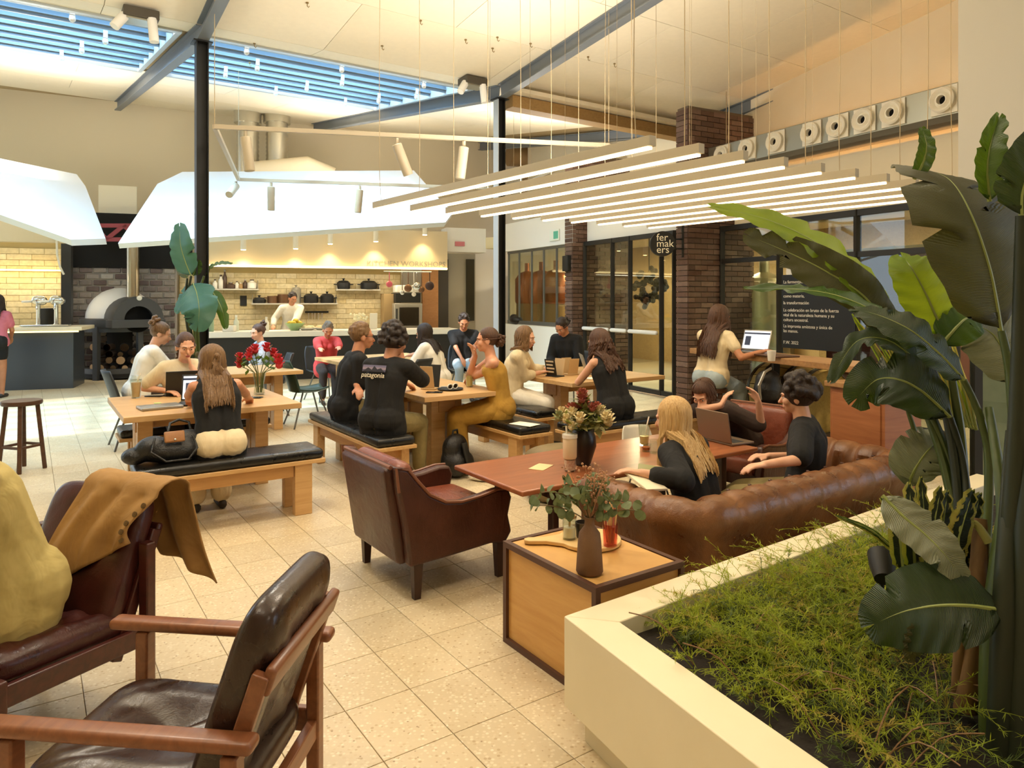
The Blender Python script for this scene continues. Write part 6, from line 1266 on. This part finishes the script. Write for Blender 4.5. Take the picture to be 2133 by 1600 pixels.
# ================================================================== PLANTS
def bez(pts, n):
    pts = [V(p) for p in pts]; out = []
    m = len(pts)-1
    for i in range(n+1):
        x = i/n*m; k = min(int(x), m-1); u = x-k; p0 = pts[max(k-1, 0)]; p1 = pts[k]; p2 = pts[k+1]; p3 = pts[min(k+2, m)]
        out.append(.5*((2*p1)+(p2-p0)*u+(2*p0-5*p1+4*p2-p3)*u*u+(3*p1-p0-3*p2+p3)*u**3))
    return out
def leaf(parent, mid, w_, nrm, m, fold=.25, tears=3, seed=1, nv=30, nu=6, tip=.75, ripple=.006, rel=None, name='leaf'):
    rnd = random.Random(seed); P = bez(mid, nv); vs, fs, uv = [], [], []; n_ = V(nrm).normalized(); base = rel or V((0, 0, 0))
    tr = {s_: [rnd.uniform(.2, .92) for _ in range(tears)] for s_ in (-1, 1)}
    L = sum((P[i+1]-P[i]).length for i in range(nv)); rib = []
    for i, p in enumerate(P):
        v = i/nv; t = (P[min(i+1, nv)]-P[max(i-1, 0)]).normalized(); sd = t.cross(n_).normalized(); up = sd.cross(t).normalized()
        prof = (sin(pi*min(1, (v*.94+.03))**tip))**.55 if 0 < v < 1 else .04
        for j in range(-nu, nu+1):
            u = j/nu; s_ = 1 if u > 0 else -1; k = 1.0
            for q in tr[s_]: k = min(k, .35+abs(v-q)*26) if abs(v-q) < .025 else k
            ww = w_*prof*(k if abs(u) > .4 else 1)
            sw = t*(abs(u)**1.5)*w_*.35
            vs.append(p+sd*u*ww*cos(fold)+up*(abs(u)*ww*sin(fold)-.0)-up*(u*u*ww*.25)+up*ripple*sin(v*40+u*5)*abs(u)+sw-base); uv.append((v*L*5, u))
        rib.append(p-base-up*.002)
    nn = 2*nu+1; fs = [(i*nn+j, i*nn+j+1, (i+1)*nn+j+1, (i+1)*nn+j) for i in range(nv) for j in range(nn-1)]
    b = MB(); b.add(vs, fs); o = b.build(name, m, parent, smooth=180); ul = o.data.uv_layers.new(name='uv')
    for lp in o.data.loops: ul.data[lp.index].uv = uv[lp.vertex_index]
    r = MB(); r.tube(rib, [.007*(1-.75*i/nv) for i in range(nv+1)], 6); r.build('midrib', MATS['rib'], o)
    return o
mat('rib', '#8b9650', .5)
lf_d = leafmat('leaf_dark', '#1d2b10', '#2b3d17', .42, .14, '#5d7a1c'); lf_m = leafmat('leaf_mid', '#2f4a16', '#43611e', .4, .25, '#7d9c22'); lf_b = leafmat('leaf_bright', '#5c7a1a', '#7d9a24', .4, .5, '#b5c92c'); lf_g = leafmat('leaf_grey', '#6d745c', '#8a8f76', .35, .12, '#a6aa78'); lf_o = leafmat('leaf_olive', '#38381c', '#494a28', .5, .15, '#6d6d2a')
lf_c = leafmat('leaf_blue', '#2f5a4c', '#4c7c70', .3, .2, '#58843a'); lf_y = leafmat('leaf_gold', '#b7a548', '#cfc06a', .45, .45, '#d9cc55')
stalk = mat('stalk_green', '#4c5a26', .45, c2='#3a471c', nscale=4, stretch=(4, 4, .6)); stalk_b = mat('stalk_brown', '#8c6a42', .6, c2='#6d4e2c', nscale=6, stretch=(6, 6, .8)); stalk_d = mat('stalk_dark', '#1f2613', .5)
bp = V((1.42, 2.12, .36)); t = thing('bird_of_paradise', 'tall bird of paradise plant with huge leaves in the planter', 'plant', bp)
def stem(par, pts, r0, r1, m=stalk, rel=None, n=9): b = MB(); P = [p-(rel or V((0, 0, 0))) for p in bez(pts, 16)]; b.tube(P, [r0+(r1-r0)*i/16 for i in range(17)], n); return b.build('stem', m, par)
CAMD = V((0, -1, .1))
LV = [ # midrib base ... tip (picture point and distance), half width, facing, material, fold, tears
 ([(2086, 690, 2.15), (2062, 560, 2.12), (2020, 440, 2.15), (1975, 372, 2.25), (1915, 352, 2.4)], .185, (.15, -1, .25), lf_o, .12, 2),
 ([(1850, 668, 2.62), (1780, 572, 2.66), (1690, 500, 2.72), (1590, 455, 2.8), (1487, 430, 2.88)], .085, (-.25, -.5, .85), lf_b, .3, 3),
 ([(1862, 700, 2.6), (1800, 618, 2.62), (1720, 565, 2.66), (1640, 525, 2.72), (1562, 492, 2.8)], .085, (.25, -.8, -.35), lf_o, .25, 3),
 ([(1925, 730, 2.5), (1830, 655, 2.55), (1740, 615, 2.6), (1650, 602, 2.7), (1556, 600, 2.78)], .05, (.1, -.5, .7), lf_m, .35, 4),
 ([(1968, 700, 2.45), (1948, 655, 2.45), (1925, 605, 2.45), (1900, 560, 2.46), (1882, 538, 2.5)], .088, (-.1, -1, .2), lf_b, .1, 0),
 ([(2008, 792, 2.3), (1960, 740, 2.3), (1900, 690, 2.32), (1840, 660, 2.38), (1790, 645, 2.45)], .085, (.2, -.75, .5), lf_d, .2, 2),
 ([(1960, 720, 2.42), (1985, 690, 2.42), (2010, 665, 2.44), (2030, 660, 2.5), (2060, 665, 2.55)], .075, (-.1, -.9, .4), lf_m, .1, 1),
 ([(1950, 800, 2.48), (1890, 735, 2.5), (1835, 705, 2.52), (1780, 715, 2.56), (1732, 790, 2.6)], .055, (-.1, -.6, .75), lf_d, .3, 3),
 ([(1980, 870, 2.4), (1920, 815, 2.42), (1870, 790, 2.45), (1825, 792, 2.5), (1785, 830, 2.55)], .11, (-.1, -.85, .4), lf_d, .15, 3),
 ([(1890, 1015, 2.5), (1902, 985, 2.48), (1920, 955, 2.47), (1940, 930, 2.47), (1952, 918, 2.5)], .095, (-.2, -.9, .3), lf_g, .1, 3),
 ([(1838, 1032, 2.10), (1880, 1075, 2.06), (1925, 1112, 2.03), (1965, 1152, 2.0), (2000, 1197, 2.0)], .066, (-.3, -.8, .55), lf_g, .35, 1),
 ([(2092, 1272, 1.95), (2020, 1262, 1.95), (1950, 1262, 1.96), (1880, 1275, 2.0), (1822, 1300, 2.05)], .12, (0, -.75, .55), lf_d, .15, 1),
 ([(1925, 1290, 1.98), (1915, 1315, 1.97), (1905, 1340, 1.97), (1895, 1372, 1.98)], .035, (0, -1, .1), lf_o, .3, 0),
 ([(1905, 372, 2.3), (1922, 340, 2.3), (1930, 305, 2.3), (1922, 270, 2.32)], .032, (-.3, -1, .1), lf_m, .5, 0),
 ([(2062, 420, 2.1), (2056, 360, 2.1), (2062, 305, 2.1), (2080, 248, 2.12)], .055, (-.2, -1, .1), lf_m, .7, 1),
 ([(2128, 450, 2.0), (2130, 400, 2.0), (2150, 340, 2.0), (2180, 270, 2.05)], .085, (-.1, -1, .1), lf_d, .3, 1),
 ([(2130, 640, 2.3), (2110, 560, 2.35), (2120, 480, 2.4), (2160, 420, 2.4)], .12, (-.1, -1, .1), lf_d, .2, 1),
 ([(2133, 800, 2.5), (2085, 720, 2.5), (2060, 690, 2.5), (2010, 668, 2.5)], .12, (0, -1, .2), lf_g, .1, 1),
]
for i, (mp, w_, nr, m, fo, te) in enumerate(LV): leaf(t, [at(*q) for q in mp], w_, nr, m, fo, te, i+3, rel=bp)
ST = [([(2060, 1500, 2.05), (2110, 1000, 2.1), (2106, 800, 2.12), (2086, 690, 2.15)], .022, .011, stalk), ([(2010, 1300, 2.25), (1975, 1000, 2.4), (1900, 780, 2.55), (1850, 668, 2.62)], .02, .010, stalk), ([(2012, 1300, 2.25), (1985, 1000, 2.4), (1925, 830, 2.5), (1862, 700, 2.6)], .02, .01, stalk),
 ([(2015, 1290, 2.25), (1990, 980, 2.38), (1960, 820, 2.45), (1925, 730, 2.5)], .018, .01, stalk_d), ([(2020, 1300, 2.25), (2005, 950, 2.4), (1985, 800, 2.43), (1968, 700, 2.45)], .018, .01, stalk), ([(2040, 1350, 2.2), (2060, 1000, 2.28), (2045, 880, 2.3), (2008, 792, 2.3)], .016, .01, stalk), ([(2030, 1300, 2.2), (2000, 1050, 2.35), (1985, 900, 2.45), (1950, 800, 2.48)], .018, .01, stalk_d), ([(2035, 1320, 2.2), (2020, 1100, 2.3), (2005, 960, 2.38), (1980, 870, 2.4)], .016, .01, stalk_d),
 ([(2120, 1600, 1.95), (2100, 1300, 1.98), (2112, 1050, 2.0), (2122, 800, 2.0), (2128, 450, 2.0)], .045, .016, stalk_d), ([(2085, 1600, 1.92), (2092, 1300, 1.95), (2100, 1100, 2.0), (2110, 900, 2.1)], .04, .02, stalk_d), ([(2070, 1500, 2.1), (2082, 1250, 2.12), (2088, 1050, 2.15), (2060, 850, 2.3)], .03, .012, stalk), ([(2080, 1600, 1.98), (2075, 1350, 2.0), (2092, 1150, 2.05), (2118, 950, 2.1), (2135, 780, 2.3)], .05, .02, stalk), ([(2010, 1480, 2.08), (2030, 1300, 2.1), (2040, 1150, 2.14), (2040, 1080, 2.16)], .032, .02, stalk_b), ([(1995, 1450, 2.1), (2000, 1350, 2.1), (2008, 1300, 2.1)], .02, .014, stalk_b), ([(2100, 1500, 2.0), (2100, 1370, 1.98), (2095, 1272, 1.95)], .02, .01, stalk_d), ([(2128, 1600, 1.9), (2140, 1200, 1.95), (2150, 900, 2.0)], .055, .03, stalk_d)]
for pts, r0, r1, m in ST: stem(t, [at(*q) for q in pts], r0, r1, m, bp)
b = MB(); q0 = on(2010, 1480, .4)
stem(t, [at(2060, 1130, 2.12), at(2030, 1090, 2.14), at(2000, 1100, 2.14), at(1985, 1140, 2.15)], .014, .004, mat('stalk_pale', '#a5a05a', .5), bp)
# palm-like golden fronds behind
pb = at(1880, 900, 2.75); pb.z = .42; t = thing('palm', 'small palm with golden striped fronds behind the big leaves', 'plant', pb)
for i in range(24):
    x = 1775+i*9; y0, y1 = 655+i*3+18*sin(i), 760+i*5; d_ = 2.72
    a_, e_ = at(x+110-i*2.5, 850+i*2, d_), at(x, y0, d_+.05); leaf(t, [a_, a_.lerp(e_, .5)+V((0, -.01, .01)), e_], .011, (0, -1, .2), lf_y if i % 3 else lf_b, .2, 0, i, nv=8, nu=1, rel=pb)
stem(t, [pb, at(1915, 980, 2.72), at(1890, 850, 2.72)], .015, .008, stalk, pb)
# variegated upright leaves
vg = leafmat('leaf_variegated', '#121a0a', '#1d2a10', .45, .08); vb = at(1945, 1150, 2.3); vb.z = .4; t = thing('snake_plant', 'dark upright leaves with yellow margins in the planter', 'plant', vb); yl = leafmat('leaf_margin', '#b9a94e', '#d3c570', .5, .2)
for i, (x0, x1, y1, w_) in enumerate(((1905, 1893, 1012, .036), (1925, 1958, 1018, .032), (1950, 1972, 1028, .04), (1975, 2024, 1026, .042), (2000, 2040, 1032, .036), (1880, 1862, 1046, .036), (1990, 2004, 1060, .034), (1935, 1918, 998, .03))):
    d_ = 2.12+.05*(i % 3); m_ = [at(x0, 1190, d_), at((x0+x1)/2, 1105, d_), at(x1, y1, d_+.03)]
    leaf(t, m_, w_, (.05, -1, .1), yl, .25, 0, i, nv=14, nu=2, tip=.6, rel=vb); leaf(t, [p+V((0, -.004, 0)) for p in m_], w_*.66, (.05, -1, .1), vg, .25, 0, i, nv=14, nu=2, tip=.6, rel=vb)
for i, (x0, y0, x1, y1, w_) in enumerate(((1880, 1165, 1742, 1075, .012), (1930, 1180, 1835, 1040, .02), (1905, 1180, 1868, 1045, .022))):
    m_ = [at(x0, y0, 2.3), at((x0+x1)/2+5, (y0+y1)/2-12, 2.3), at(x1, y1, 2.32)]; leaf(t, m_, w_, (-.2, -.8, .5), yl, .3, 0, i, nv=12, nu=2, rel=vb); leaf(t, [p+V((0, -.004, .003)) for p in m_], w_*.65, (-.2, -.8, .5), lf_m, .3, 0, i, nv=12, nu=2, rel=vb)
# feathery fern that fills the planter
fg = leafmat('fern_green', '#7d8f1c', '#a3ac2c', .6, .45, '#c3cc2c'); fb_ = leafmat('fern_gold', '#9c8a35', '#b5a448', .7, .35, '#c5b248'); fd = leafmat('fern_dark', '#38481a', '#55681f', .6, .3, '#7a8f24')
rnd = random.Random(21)
def frond(b, p, d, L, arch, nd, nl, wd):
    P = []; q = V(p); dd = V(d).normalized(); n = 9
    for i in range(n+1): P.append(q.copy()); q = q+dd*L/n; dd = (dd+V((rnd.gauss(0, .05), rnd.gauss(0, .05), -arch/n))).normalized()
    b.tube(P, [.0016*(1-.6*i/n) for i in range(n+1)], 3, cap=False)
    for k in range(nd):
        u = rnd.uniform(.12, 1); x = u*n; i = min(int(x), n-1); c = P[i].lerp(P[i+1], x-i); t_ = (P[i+1]-P[i]).normalized(); e = (V((rnd.gauss(0, 1), rnd.gauss(0, 1), rnd.gauss(0, .6)))+t_*.9).normalized()*nl*(1.15-.7*u)*rnd.uniform(.6, 1.2); s_ = e.cross(V((0, 0, 1))).normalized()*wd
        b.add([c-s_, c+s_, c+e*.6+s_*.9, c+e, c+e*.6-s_*.9], [(0, 1, 2, 3, 4)])
for nm, mt, cnt, zz in (('fern_foliage', fg, 1400, .30), ('fern_foliage', fd, 500, .22), ('dry_foliage', fb_, 380, .26)):
    b = MB()
    for i in range(cnt):
        x, y = rnd.uniform(.1, 2.3) if i % 4 == 0 else rnd.uniform(.1, 1.75), rnd.uniform(.04, 1.35); p = I0+dB*x+dn*y; p.z = .385
        if y > .62 and rnd.random() < (y-.55)*1.5: continue
        if x < .22 and rnd.random() < .6: continue
        if nm == 'fern_foliage' and mt is fg and (y > .9 and rnd.random() < .5): continue
        an = rnd.uniform(0, 2*pi); frond(b, p, (cos(an)*.75, sin(an)*.75, rnd.uniform(.45, 1.1)), rnd.uniform(.6, 1.25)*zz*(.45+.55*min(1, min(x, y+.1)/.35))*(1.3 if x > .45 and y < .6 else 1), rnd.uniform(.6, 2.0), 44, .042, .0011)
    o = b.build(nm, mt, None, smooth=0, kind='stuff'); tag(o, {'fern_foliage.001': 'darker feathery fern deep in the white planter', 'fern_foliage': 'yellow-green feathery fern filling the white planter', 'dry_foliage': 'dry golden fern stems tangled in the white planter'}[o.name], 'fern')
tw_ = MB()
for i in range(26):
    x, y = rnd.uniform(.05, 1.2), rnd.uniform(.2, 1.3); p = I0+dB*x+dn*y; p.z = .38; an = rnd.uniform(0, 6.28); q = p+V((cos(an)*.22, sin(an)*.22, rnd.uniform(.03, .16))); tw_.tube(bez([p, p.lerp(q, .5)+V((0, 0, .05)), q], 6), .0022, 5)
tag(tw_.build('dry_twigs', stalk_b, None, kind='stuff'), 'thin dry twigs lying over the planter soil', 'twigs')
P = at(1838, 1180, 2.35); t = thing('garden_spotlight', 'small black spotlight with white lens among the ferns', 'spotlight', P); R_ = Euler((-.9, .5, 0)).to_matrix(); b = MB(); b.lathe([(0, -.05), (.03, -.05), (.04, .0), (.042, .05), (.036, .05), (.034, .03), (0, .03)], n=18, R=R_); b.build('housing', blk, t); b = MB(); b.lathe([(.034, .046), (0, .05)], n=16, R=R_); b.build('lens', mat('lens_white', '#dfe8ea', .2), t); b = MB(); b.tube([(0, 0, 0), (0, .02, -(P.z-.38))], .008, 6); b.build('spike', blk, t)
# ---- plant at the black column
cb_ = g(8.3, 1.55); t = thing('banana_plant', 'blue-green big-leafed plant in a pot at the black column', 'plant', cb_); D_ = 7.75
LB = [([(398, 575, D_), (386, 545, D_), (376, 510, D_), (374, 472, D_+.05)], .14, (0, -1, .15), lf_c, .15, 2), ([(402, 590, D_-.1), (410, 612, D_-.2), (415, 645, D_-.3), (412, 678, D_-.3)], .2, (0, -.8, .55), lf_c, .2, 3), ([(440, 605, D_), (452, 622, D_-.05), (464, 650, D_-.1), (470, 682, D_-.1)], .07, (.1, -.9, .3), lf_m, .3, 1), ([(396, 592, D_), (388, 612, D_), (378, 632, D_), (368, 648, D_)], .09, (-.2, -.8, .5), lf_c, .3, 2), ([(402, 575, D_+.1), (408, 560, D_+.1), (412, 545, D_+.1)], .07, (0, -1, .2), lf_m, .2, 1), ([(425, 575, D_+.2), (440, 556, D_+.2), (460, 548, D_+.2), (482, 549, D_+.2)], .05, (0, -.5, .8), lf_m, .3, 2), ([(390, 580, D_+.1), (378, 560, D_+.1), (368, 545, D_+.1)], .06, (0, -1, .2), lf_g, .2, 1)]
for i, (mp, w_, nr, m, fo, te) in enumerate(LB): leaf(t, [at(*q) for q in mp], w_, nr, m, fo, te, i+40, nv=20, nu=4, rel=cb_)
for e_ in ((398, 575), (402, 590), (440, 605), (396, 592), (425, 575), (390, 580)): stem(t, [cb_+V((random.uniform(-.08, .08), random.uniform(-.08, .08), .5)), at((398+e_[0])/2-6, 660, D_), at(*e_, D_)], .022, .012, stalk_d if e_[0] < 400 else stalk, cb_, 7)
b = MB(); b.lathe([(.2, 0), (.26, .45), (.27, .5), (.24, .5), (0, .46)], n=24); b.build('pot', mat('pot_black', '#1d1c1a', .5), t)
b = MB(); rnd = random.Random(12)
for i in range(70): b.ell((rnd.gauss(.05, .1), rnd.gauss(-.1, .05), rnd.uniform(.55, 1.05)), rnd.uniform(.015, .035), nu=6, nv=4)
b.build('dried_flowers', mat('dried_beige', '#7d6f52', .8, c2='#54492f', nscale=30), t, kind='stuff')
# ================================================================== FINISH
dg = bpy.context.evaluated_depsgraph_get()
for o in TEXTS:
    me = bpy.data.meshes.new_from_object(o.evaluated_get(dg)); n = bpy.data.objects.new(o.name, me); COL.objects.link(n); nm = o.name
    n.location = o.location; n.rotation_euler = o.rotation_euler; n.scale = o.scale; n.parent = o.parent
    for k in o.keys():
        if k in ('label', 'category', 'group', 'kind'): n[k] = o[k]
    bpy.data.objects.remove(o); n.name = nm
for o in REM:
    me = bpy.data.meshes.new_from_object(o.evaluated_get(dg)); o.modifiers.clear(); o.data = me
    me.polygons.foreach_set('use_smooth', [True]*len(me.polygons))
